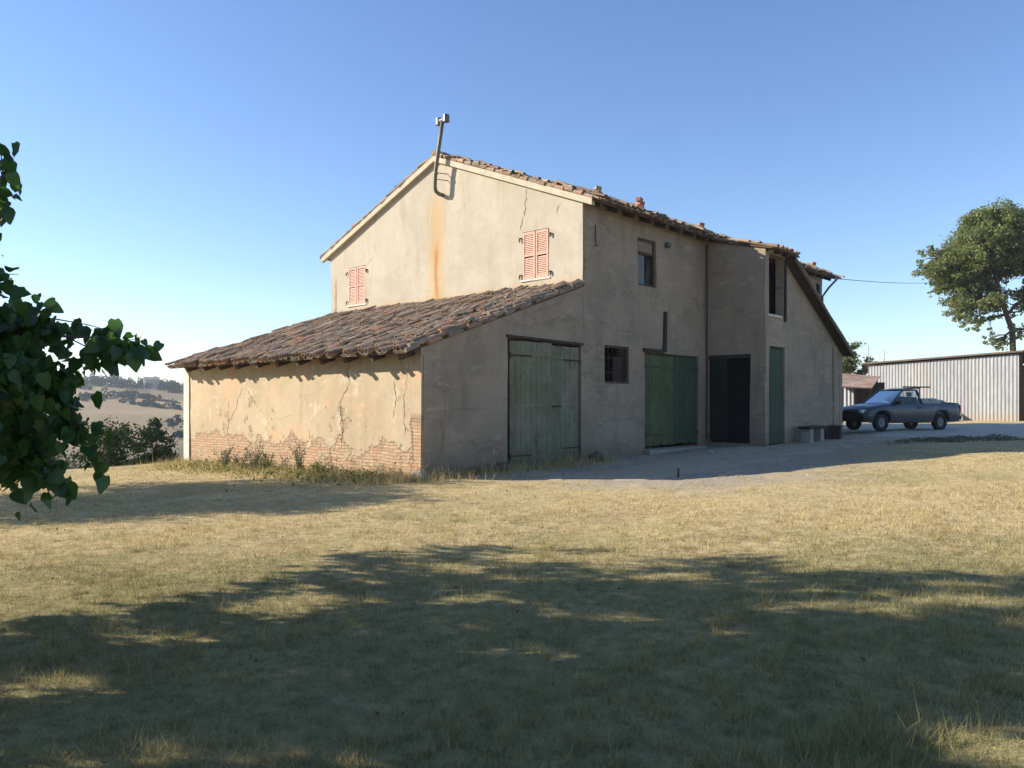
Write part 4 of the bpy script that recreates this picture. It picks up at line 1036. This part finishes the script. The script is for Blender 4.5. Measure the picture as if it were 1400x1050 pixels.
# distant house on the ridge
x,y,_=W(207,515,455); z=g1(x,y)+4.4
dh=empty('distant_house',(x,y,z-5.6),.5,'tiny pale house with flat-pitched roof among trees on the ridge','house')
m=MB(); m.b2((-4,-3,-1),(4,3,7.2)); 
m.build('wall',m_plain('far_wall',(.55,.50,.42),.9),dh)
m=MB(); m.add([(-4.4,-3.4,7.1),(4.4,-3.4,7.1),(4.4,3.4,7.1),(-4.4,3.4,7.1),(-4.4,0,8.6),(4.4,0,8.6)],[(0,1,5,4),(2,3,4,5),(0,4,3),(1,2,5),(0,3,2,1)]); m.build('roof',m_plain('far_roof',(.40,.28,.2),.9),dh)
for xx in (-2.2,0,2.2):
    m=MB(); m.b2((xx-.45,-3.06,3.9),(xx+.45,-3.005,5.2)); m.build('window',M['glass'],dh)

n=150; Y=3.2*np.exp(rng.uniform(0,1,n)*math.log(14/3.2)); X=rng.uniform(-.75,.6,n)*Y; P=np.stack([X,Y,gz(X,Y)+rng.uniform(.008,.03,n)],1)
tag(leaves('fallen_leaves',P,.038,M['deadleaf'],None,301,'rhomb'),'small brown fallen leaves scattered over the lawn','fallen leaves',kind='stuff')
# pebbles on the dirt yard
n=1500; s_=rng.uniform(1.5,24,n); p_=rng.gamma(2.2,1.0,n)+.1; X=C0.x+B.x*s_-A.x*p_; Y=C0.y+B.y*s_-A.y*p_; ok=in_yard(X,Y)|in_road(X,Y); X=X[ok];Y=Y[ok]; n=len(X)
r_=.012+.03*rng.uniform(0,1,n)**3; T=np.array([[1,0,0],[-.5,.87,0],[-.5,-.87,0],[0,0,1.1],[.2,.1,-.6]]); Fp=np.array([[0,1,3],[1,2,3],[2,0,3]])
a_=rng.uniform(0,6.28,n); ca,sa=np.cos(a_),np.sin(a_); Vp=T[None]*r_[:,None,None]; Vx=Vp[:,:,0]*ca[:,None]-Vp[:,:,1]*sa[:,None]; Vy=Vp[:,:,0]*sa[:,None]+Vp[:,:,1]*ca[:,None]
Vp=np.stack([Vx+X[:,None],Vy+Y[:,None],Vp[:,:,2]+gz(X,Y)[:,None]+.012],2)
tag(npmesh('pebbles',Vp.reshape(-1,3),(Fp[None]+(np.arange(n)*5)[:,None,None]).reshape(-1,3),M['stone']),'small pale pebbles scattered on the dirt yard and road','pebbles',kind='stuff')
# dry weed clumps in front of the lean-to wall
M['weed']=m_leaf('grey_dry_weed',[(.12,.10,.07),(.19,.16,.11),(.15,.16,.09)],.8,.25)
M['greenweed']=m_leaf('green_weed',[(.05,.08,.02),(.09,.13,.035),(.14,.17,.05)],.7,.3)
wd=[(7.35,.55,.62,0,'grey dry weed, leftmost of the row before the lean-to wall'),(6.55,.5,.48,0,'short grey weed, second from the left before the lean-to wall'),
    (5.85,.5,.72,0,'tallest bushy grey weed in the middle of the lean-to wall'),(5.25,.5,.55,1,'greenish weed right of the tallest one by the lean-to wall'),
    (3.75,.5,.8,0,'tall leaning grey weed under the cracked plaster, apart from the others'),(2.9,.45,.35,1,'low green weed nearest the lean-to right corner')]
for i,(t,ds,hh,k,lab) in enumerate(wd):
    p=H(-ds,t); z=g1(p.x,p.y); e=empty('weed_clump',(p.x,p.y,z),0,lab,'weed','weeds along the lean-to wall')
    rr=random.Random(90+i); m=MB(); C=[]
    for _ in range(18):
        a=rr.uniform(0,2*PI); l=rr.uniform(.1,.32); h_=hh*rr.uniform(.55,1.05)
        q=Vector((math.cos(a)*l,math.sin(a)*l,h_)); m.tube([(0+rr.uniform(-.08,.08),rr.uniform(-.08,.08),-.02),q*.5+Vector((0,0,h_*.08)),q],[.005,.004,.002],4)
        for _ in range(26): f=rr.uniform(.15,1.02); C.append(tuple(q*f+Vector((rr.gauss(0,.035),rr.gauss(0,.035),rr.gauss(0,.03)))))
    m.build('stem',M['weed'],e); leaves('foliage',np.array(C),.05,M['weed'] if k==0 else M['greenweed'],e,200+i)
# low green growth at the foot of the wall and dry clumps at the right corner
n=3400; tt=rng.uniform(.3,9.3,n); ss=-rng.gamma(2,.30,n)-.02; z_=rng.gamma(2,.035,n)
P=np.stack([C0.x+B.x*ss+A.x*tt,C0.y+B.y*ss+A.y*tt,0*ss],1); P[:,2]=gz(P[:,0],P[:,1])+z_
tag(leaves('ground_cover',P,.07,M['greenweed'],None,300),'low green weeds spreading along the foot of the lean-to wall','ground cover',kind='stuff')

# ------------------------------------------------------------------ sheds
def corr_wall(mb,p0,p1,zb,zt0,zt1,amp=.022,per=.19,off=0):
    p0=Vector((*p0,0));p1=Vector((*p1,0));L=(p1-p0).length;d=(p1-p0)/L;nn=Vector((d.y,-d.x,0)); n=int(L/per*6)
    vs=[]
    for i in range(n+1):
        f=i/n; q=p0+d*(L*f)+nn*(amp*math.sin(2*PI*f*L/per))
        vs+= [(q.x,q.y,zb),(q.x,q.y,zt0+(zt1-zt0)*f)]
    mb.add(vs,[(2*i,2*i+2,2*i+3,2*i+1) for i in range(n)])
def m_corr():
    t=NT('galvanised_corrugated_sheet'); a=t.noise(.5,4,.6,vec=t.mapping((1,1,.15))); b=t.noise(7,5,.7,vec=t.mapping((1,1,.2)))
    c=t.ramp(b,[(.3,(.22,.225,.23)),(.65,(.34,.35,.355))]); c=t.mix(t.math('MULTIPLY',t.smooth(a,.46,.66),.5),c,(.27,.22,.17)); pn=t.n.new('ShaderNodeTexWhiteNoise'); pn.noise_dimensions='1D'; t.L(t.math('FLOOR',t.math('MULTIPLY',t.sep()[1],.95)),pn.inputs['W']); c=t.mix(t.math('MULTIPLY',pn.outputs['Value'],.35),c,(.20,.20,.20))
    x,y,z=t.sep(); c=t.mix(t.math('MULTIPLY',t.smooth(t.math('ADD',z,t.math('MULTIPLY',b,.6)),.95,.45),.5),c,(.30,.22,.14))
    t.col(c); t.rough(.62); t.b.inputs['Metallic'].default_value=.15; return t.mat
M['corr']=m_corr()
RX,RY=26.4,40.0; LX,LY=21.9,47.2; zb=.0
sh=empty('corrugated_shed',(RX,RY,g1(RX,RY)),0,'long barn shed of pale corrugated metal with dark open end','shed')
g0=g1(RX,RY)
def sl(x,y,z): return (x-RX,y-RY,z-g0)
dB=Vector((.85,.53))
q=Vector((RX,RY)); ql=Vector((LX,LY)); qr=q+dB*7; qlr=ql+dB*7
m=MB(); corr_wall(m,(0,0),(LX-RX,LY-RY),-.4,4.12-g0,3.86-g0)
corr_wall(m,(LX-RX,LY-RY),(qlr.x-RX,qlr.y-RY),-.4,3.86-g0,3.7-g0); corr_wall(m,(qr.x-RX,qr.y-RY),(qlr.x-RX,qlr.y-RY),-.4,3.9-g0,3.7-g0)
m.build('wall',M['corr'],sh)
m=MB(); e=.3; d2=(q-ql).normalized()
cor=[q+d2*e-dB*.25,qr+d2*e+dB*.2,qlr-d2*e+dB*.2,ql-d2*e-dB*.25]; zz=[4.20,4.0,3.8,3.93]
vs=[(c.x-RX,c.y-RY,z-g0) for c,z in zip(cor,zz)]; vs+=[(a,b_,c+.09) for a,b_,c in vs]
m.add(vs,[(0,3,2,1),(4,5,6,7),(0,1,5,4),(1,2,6,5),(2,3,7,6),(3,0,4,7)]); m.build('roof',m_plain('rusty_roof_sheet',(.13,.10,.08),.8,.3,3,metal=.2),sh)
for f in (.02,.5,.98): m=MB(); p=q+dB*7*f-q; m.box((p.x,p.y,1.75),(.09,.09,1.78)); m.build('post',M['oldwood'],sh)
x,y=RX+.75,RY-.55; o=rock_mesh('rubble_heap',.55,9,m_plain('reddish_rubble',(.30,.17,.11),.95,.4,8),.8,(x,y,g1(x,y)+.25)); tag(o,'reddish heap of rubble at the open end of corrugated shed','rubble')
# small low shed
sx,sy,_=W(1178,560,42); gs=g1(sx,sy)
ls=empty('low_shed',(sx,sy,gs),0,'small low shed with rusty red tin roof behind the pickup','shed')
def wl(px,z,D,dx=0): return ((px-700)/1050*D-sx,D-sy,z-gs)
m=MB(); a=wl(1150,0,41); b_=wl(1168,0,40.6); corr_wall(m,a[:2],b_[:2],-.3,2.05,2.05); m.build('wall',M['corr'],ls); m=MB(); corr_wall(m,wl(1200,0,42.8)[:2],wl(1150,0,42.8)[:2],-.3,2.3,2.4); m.build('wall',M['corr'],ls)
m=MB(); A1,A2,A3,A4=wl(1143,2.38,40.3),wl(1192,2.30,40.0),wl(1203,3.0,43),wl(1140,3.2,43)
vs=[A1,A2,A3,A4]; vs=vs+[(a,b_,c+.06) for a,b_,c in vs]; m.add(vs,[(0,3,2,1),(4,5,6,7),(0,1,5,4),(1,2,6,5),(2,3,7,6),(3,0,4,7)]); m.build('roof',m_plain('rusty_red_tin',(.30,.16,.10),.75,.35,2,c2=(.42,.33,.26)),ls)
for px in (1150,1169,1190): m=MB(); p=wl(px,0,40.45); m.box((p[0],p[1],.95),(.06,.06,1.0)); m.build('post',M['oldwood'],ls)
m=MB(); p=wl(1175,0,42.4); m.b2((p[0]-1.2,p[1],-.3),(p[0]+1.4,p[1]+.1,2.2)); m.build('inner_wall',M['darkwood'],ls)
# overhead cable and slim bare pole
cb=MB(); a=H(S2+.3,-.55,6.8); b_=Vector(W(1262,387,54)); P=[a.lerp(b_,f/14)-Vector((0,0,.07*math.sin(PI*f/14))) for f in range(15)]
P2=[b_.lerp(Vector(W(1420,380,62)),f/6) for f in range(1,7)]
cb.tube(P+P2,.014,6); o=cb.build('overhead_cable',M['darkwood']); tag(o,'thin dark cable from the house eave to the tall tree','cable')
for px,zt,lab in ((1187,472,'slim bare weed stalk, left of the two above the small shed'),(1209,478,'slim forked bare stalk, right of the two above the small shed')):
    D=50; x=(px-700)/1050*D; z=g1(x,D); top=1.6-(zt-550)/1050*D-z
    m=MB(); m.tube([(0,0,-.2),(.03,0,top*.5),(0,0,top)],[.035,.025,.012],6)
    for k in range(5): h_=top*(.6+.08*k); m.tube([(0,0,h_),((-1)**k*.35,.1,h_+.35)],[.012,.005],5)
    o=m.build('dry_stalk',M['woodx']); o.location=(x,D,z); tag(o,lab,'stalk')

# ------------------------------------------------------------------ pickup
def m_paint():
    t=NT('blue_grey_car_paint'); d=t.noise(3,5,.6)
    x,y,z=t.sep(); dm=t.smooth(t.math('ADD',z,t.math('MULTIPLY',d,.5)),.95,.55)
    c=t.mix(t.math('MULTIPLY',dm,.5),(.028,.038,.055),(.07,.065,.055)); t.col(c)
    t.rough(t.ramp(d,[(.3,.28),(.7,.45)])); t.b.inputs['Metallic'].default_value=.35; t.b.inputs['Coat Weight'].default_value=.4; t.b.inputs['Coat Roughness'].default_value=.15; return t.mat
M['paint']=m_paint(); M['black']=m_plain('black_plastic',(.02,.02,.022),.6,.2,8); M['tyre']=m_plain('tyre_rubber',(.03,.03,.03),.9,.3,10)
M['rim']=m_plain('dusty_steel_rim',(.20,.20,.21),.45,.3,10,metal=.6); M['lamp']=(lambda t:(t.col((.75,.78,.8)),t.rough(.12),t.mat)[-1])(NT('headlight_lens'))
M['red']=m_plain('red_lens',(.35,.03,.02),.25,.2,5)
cg=NT('car_glass'); cg.col((.55,.66,.70)); cg.rough(.03); cg.b.inputs['Transmission Weight'].default_value=.85; cg.b.inputs['IOR'].default_value=1.1; cg.b.inputs['Specular IOR Level'].default_value=.8; M['carglass']=cg.mat
hx,hy=-.945,-.327
Rw=Vector((17.25,30.9)); fwd=Vector((hx,hy)); lft=Vector((-hy*1.0,hx))   # lft: car's left = near side
lft=Vector((.327,-.945))
WB=3.0; HWd=.83
cen=Rw+fwd*(WB/2)-lft*(HWd-.05)
gzc=g1(cen.x,cen.y)+.02
car=empty('pickup_truck',(cen.x,cen.y,gzc),math.atan2(hy,hx),'dusty blue-grey pickup truck with loaded open bed, parked beyond the house corner','pickup truck')
# local: x forward, y: positive = car's left
def arch(x):
    zb=.34
    for wx in (WB/2,-WB/2):
        d=abs(x-wx)
        if d<.42: zb=max(zb,.34+math.sqrt(.42**2-d*d)*1.02)
    return zb
def topz(x):
    if x>.95: return np.interp(x,[.95,1.5,2.0,2.28,2.36],[1.06,1.01,.93,.80,.66])
    if x<-.55: return 1.07
    return 1.06
xs=np.unique(np.round(np.concatenate([np.linspace(-2.5,2.36,80),[WB/2-.42,WB/2+.42,-WB/2-.42,-WB/2+.42,-.55,-.56,.95,-2.46]]),4))
m=MB(); rings=[]
for x in xs:
    zt=float(topz(x)); zb_=arch(x); wdt=float(np.interp(x,[-2.5,-2.3,1.6,2.15,2.36],[.80,.83,.83,.76,.62])); b=len(m.v)
    bed=x<-.555 and x>-2.455
    for sg in (1,-1):
        L=[(x,sg*wdt*.55,zb_+.02),(x,sg*wdt*.97,zb_),(x,sg*wdt*1.0,max(zb_+.03,.50)),(x,sg*wdt*1.02,max(zb_+.05,.78)) ,(x,sg*wdt*.985,zt-.07 if zt-.07>zb_+.08 else zb_+.09),(x,sg*wdt*.95,zt)]
        L+= [(x,sg*(wdt*.95-.06),zt-.004),(x,sg*(wdt*.95-.07),.62),(x,0,.62)] if bed else [(x,sg*(wdt*.8),zt+.02),(x,sg*wdt*.4,zt+.04),(x,0,zt+.045)]
        m.v+=L
    rings.append(b)
K=9
for i in range(len(rings)-1):
    for s_ in (0,1):
        for k in range(K-1):
            a=rings[i]+s_*K+k; c=rings[i+1]+s_*K+k
            m.f.append((a,a+1,c+1,c) if s_ else (a,c,c+1,a+1)); m.m.append(0)
for b,fl in ((rings[0],0),(rings[-1],1)):
    loop=[b+k for k in range(K)]+[b+K+k for k in reversed(range(K-1))]
    m.f.append(tuple(loop)); m.m.append(0)
body=m.build('body',M['paint'],car,smooth=True)
md=body.modifiers.new('es','EDGE_SPLIT'); md.split_angle=math.radians(38)
m=MB(); m.box((0,0,.50),(2.1,.50,.12)); m.box((0,0,.36),(.95,.78,.06)); m.build('chassis',M['black'],car,bevel=.02)
# cab pillars + roof
cab=MB()
bt=1.05; rt_=1.60
b4={'fl':(1.02,.76,bt),'rl':(-.52,.76,bt),'tf':(.28,.60,rt_),'tr':(-.40,.61,rt_)}
def Pm(k,s): x,y,z=b4[k]; return Vector((x,y*s,z))
def strut(a,b,w,mb=cab): mb.tube([a,b],w,6)
for s in (1,-1):
    strut(Pm('fl',s),Pm('tf',s),.035); strut(Pm('rl',s),Pm('tr',s),.05); strut(Pm('tf',s),Pm('tr',s),.035)
strut(Pm('tf',1),Pm('tf',-1),.03); strut(Pm('tr',1),Pm('tr',-1),.035)
n=6; vs=[];fs=[]
for i in range(n+1):
    for j in range(n+1):
        x=.30+(-.42-.30)*i/n; y=-.62+1.24*j/n; vs.append((x,y,rt_+.025+.05*(1-(2*i/n-1)**2)*(1-(2*j/n-1)**2)+.012))
for i in range(n):
    for j in range(n): a=i*(n+1)+j; fs.append((a,a+1,a+n+2,a+n+1))
cab.add(vs,fs); cab.build('cab_frame',M['paint'],car,smooth=True)
def pane(pts,name): m=MB(); m.add(pts,[(0,1,2,3)]); return m.build(name,M['carglass'],car)
pane([Pm('fl',1),Pm('fl',-1),Pm('tf',-1),Pm('tf',1)],'windshield'); pane([Pm('rl',-1),Pm('rl',1),Pm('tr',1),Pm('tr',-1)],'rear_window')
for s in (-1,1): pane([Pm('fl',s),Pm('rl',s),Pm('tr',s),Pm('tf',s)],'side_window')
m=MB(); m.b2((-.35,-.7,.95),(-.2,.7,1.32)); m.box((.55,0,1.0),(.2,.7,.08)); 
m.build('seat',M['black'],car,bevel=.03)
for s in (1,-1):
    m=MB(); m.box((-.28,s*.33,1.42),(.05,.11,.09)); m.build('headrest',M['black'],car,bevel=.03)
m=MB(); m.tube([(.42,.33,1.12),(.36,.33,1.24)],[.17,.17],14); m.build('steering_wheel',M['black'],car)
for wx in (WB/2,-WB/2):
    for s in (1,-1):
        w=empty('wheel'); w.parent=car; w.location=(wx,s*(HWd-.13),.33)
        m=MB(); prof=[(.20,-.10),(.31,-.105),(.345,-.07),(.345,.07),(.31,.105),(.20,.10)]; n=28; vs=[];fs=[]
        for k in range(n):
            a=2*PI*k/n
            for rr_,yy in prof: vs.append((math.cos(a)*rr_,yy,math.sin(a)*rr_))
        q=len(prof)
        for k in range(n):
            for j in range(q-1): fs.append((k*q+j,((k+1)%n)*q+j,((k+1)%n)*q+j+1,k*q+j+1))
        m.add(vs,fs); m.build('tyre',M['tyre'],w,smooth=True)
        m=MB(); m.tube([(0,s*-.02,0),(0,s*.06,0)],[.205,.205],24)
        for k in range(8): a=2*PI*k/8; m.box((math.cos(a)*.12,s*.065,math.sin(a)*.12),(.025,.012,.025))
        m.tube([(0,s*.06,0),(0,s*.085,0)],[.06,.05],12); m.build('rim',M['rim'],w)
m=MB(); m.box((2.32,0,.50),(.10,.78,.11)); m.box((2.20,.70,.50),(.2,.07,.10)); m.box((2.20,-.70,.50),(.2,.07,.10)); m.build('front_bumper',M['black'],car,bevel=.03)
m=MB(); m.box((-2.56,0,.50),(.07,.78,.08)); m.build('rear_bumper',M['black'],car,bevel=.02)
m=MB(); m.box((2.345,0,.72),(.03,.34,.05)); m.build('grille',M['black'],car,bevel=.01)
for s in (1,-1):
    m=MB(); m.box((2.22,s*.56,.76),(.12,.13,.065),Matrix.Rotation(-s*.25,3,'Z')); m.build('headlight',M['lamp'],car,bevel=.03)
    m=MB(); m.box((-2.50,s*.77,.86),(.025,.06,.14)); m.build('tail_light',M['red'],car,bevel=.01)
    m=MB(); m.box((.80,s*.90,1.10),(.05,.10,.07)); m.tube([(.82,s*.76,1.06),(.80,s*.88,1.09)],.02,6); m.build('mirror',M['black'],car,bevel=.02)
    m=MB()
    for a,b in (((.93,.50),(.96,1.03)),((-.50,.50),(-.47,1.03))): m.add([(a[0],s*.846,a[1]),(a[0]+.008,s*.846,a[1]),(b[0]+.008,s*.832,b[1]),(b[0],s*.832,b[1])],[(0,1,2,3)])
    m.add([(-.5,s*.844,.45),(.93,s*.844,.45),(.93,s*.844,.458),(-.5,s*.844,.458)],[(0,1,2,3)])
    m.box((-.32,s*.85,.90),(.09,.015,.018)); m.build('door',M['black'],car)
m=MB(); 
for s in (1,-1):
    m.tube([(-.48,s*.70,1.05),(-.50,s*.66,1.68)],.022,8)
m.tube([(-.50,.70,1.68),(-.50,-.70,1.68)],.022,8); m.build('headboard_rack',M['black'],car)
# cargo: each a thing of its own
def carp(x,y,z): v=fwd*x+lft*y; return (cen.x+v.x,cen.y+v.y,gzc+z)
def sack(loc,dim,rz,lab,mat,seed):
    import bmesh
    bm=bmesh.new(); bmesh.ops.create_icosphere(bm,subdivisions=3,radius=1)
    for v in bm.verts:
        c=v.co; 
        for i in range(3): c[i]=math.copysign(abs(c[i])**.6,c[i])
        c*=1+.12*noise.noise(c*2+Vector((seed,0,0))); c.x*=dim[0];c.y*=dim[1];c.z*=dim[2]
    me=bpy.data.meshes.new('sack'); bm.to_mesh(me); bm.free(); me.materials.append(mat)
    for p in me.polygons: p.use_smooth=True
    o=bpy.data.objects.new('sack',me); COL.objects.link(o); o.location=loc; o.rotation_euler=(0,0,rz); return tag(o,lab,'sack','sacks in the pickup bed')
M['sack']=m_plain('pale_woven_sack',(.42,.41,.36),.9,.2,6); M['sack2']=m_plain('grey_sack',(.22,.22,.21),.9,.2,6)
hz=math.atan2(hy,hx)
sack(carp(-.95,.2,1.02),(.30,.42,.24),hz,'pale sack standing right behind the pickup cab',M['sack'],1)
sack(carp(-1.5,.15,1.04),(.36,.45,.24),hz,'big whitish sack in the middle of the pickup bed',M['sack'],2)
sack(carp(-2.05,.1,.95),(.2,.4,.26),hz,'dark grey sack at the tail end of the pickup bed',M['sack2'],3)
sack(carp(-1.2,.1,.75),(.7,.6,.14),hz,'flat lower sack under the others in the pickup bed',M['sack2'],4)
m=MB(); m.tube([(.25,0,0),(-1.15,0,0)],.03,8); o=m.build('pole',M['woodx']); o.location=carp(-.3,.3,1.735); o.rotation_euler=(0,0,hz); tag(o,'short wooden pole lying on the cab roof and rack of pickup','pole')

# rubble edge where yard meets road: small tufty hummocks
hm=[]
for i in range(9):
    px=1245+i*17+random.uniform(-4,4); Y=random.uniform(23.2,25.2); hm.append(((px-700)/1050*Y,Y,random.uniform(.2,.45)))
rgs=np.random.default_rng(12)
C=[]; 
for x,y,w_ in hm:
    n=230; a=rgs.normal(0,1,(n,2))*[w_*1.3,w_*.6]; z=rgs.uniform(0,.13,n)*np.exp(-(a[:,0]/w_/1.6)**2)
    X_=x+a[:,0]; Y_=y+a[:,1]; C.append(np.stack([X_,Y_,gz(X_,Y_)+z],1))
tag(leaves('weed_verge',np.concatenate(C),.07,M['weed'],None,400),'ragged low weeds along the edge of the gravel road','weeds',kind='stuff')

# ------------------------------------------------------------------ haze
m=MB(); m.b2((-1540,-1530,-40),(1540,1560,62)); hzm=bpy.data.materials.new('haze_air'); hzm.use_nodes=True; nt=hzm.node_tree
for n_ in list(nt.nodes): 
    if n_.type!='OUTPUT_MATERIAL': nt.nodes.remove(n_)
pv_=nt.nodes.new('ShaderNodeVolumePrincipled'); pv_.inputs['Color'].default_value=(.80,.88,1,1); pv_.inputs['Density'].default_value=.00034; pv_.inputs['Anisotropy'].default_value=.2
nt.links.new(pv_.outputs[0],nt.nodes['Material Output'].inputs['Volume'])
tag(m.build('haze',hzm),'thin blue summer haze over the valley','haze',kind='stuff')

# ------------------------------------------------------------------ light, sky, camera
w=bpy.data.worlds.new('World'); S.world=w; w.use_nodes=True; n=w.node_tree.nodes
sky=n.new('ShaderNodeTexSky'); sky.sky_type='NISHITA'; sky.sun_disc=False; sky.sun_elevation=SUN_EL; sky.sun_rotation=math.atan2(SX,SY)
sky.air_density=1.0; sky.dust_density=.12; sky.ozone_density=2.6; sky.altitude=200
hs_=n.new('ShaderNodeHueSaturation'); hs_.inputs['Saturation'].default_value=1.12; hs_.inputs['Hue'].default_value=.507; w.node_tree.links.new(sky.outputs[0],hs_.inputs['Color']); w.node_tree.links.new(hs_.outputs[0],n['Background'].inputs[0]); n['Background'].inputs[1].default_value=.106
sl_=bpy.data.lights.new('sun','SUN'); sl_.energy=5.0; sl_.angle=math.radians(.5); sl_.color=(1,.92,.79)
so_=bpy.data.objects.new('sun',sl_); COL.objects.link(so_)
sd=Vector((SX*math.cos(SUN_EL),SY*math.cos(SUN_EL),math.sin(SUN_EL))); so_.rotation_euler=sd.to_track_quat('Z','Y').to_euler()
cam=bpy.data.cameras.new('camera'); co_=bpy.data.objects.new('camera',cam); COL.objects.link(co_); S.camera=co_
co_.location=(0,0,1.6); co_.rotation_euler=(PI/2,0,0); cam.sensor_width=36; cam.lens=27.0; cam.shift_y=25/1400; cam.clip_end=5000; cam.clip_start=.05
S.view_settings.view_transform='Standard'; S.view_settings.look='None'; S.view_settings.gamma=1; S.view_settings.exposure=1.02
S.cycles.use_denoising=True; S.cycles.max_bounces=6; S.cycles.volume_bounces=0
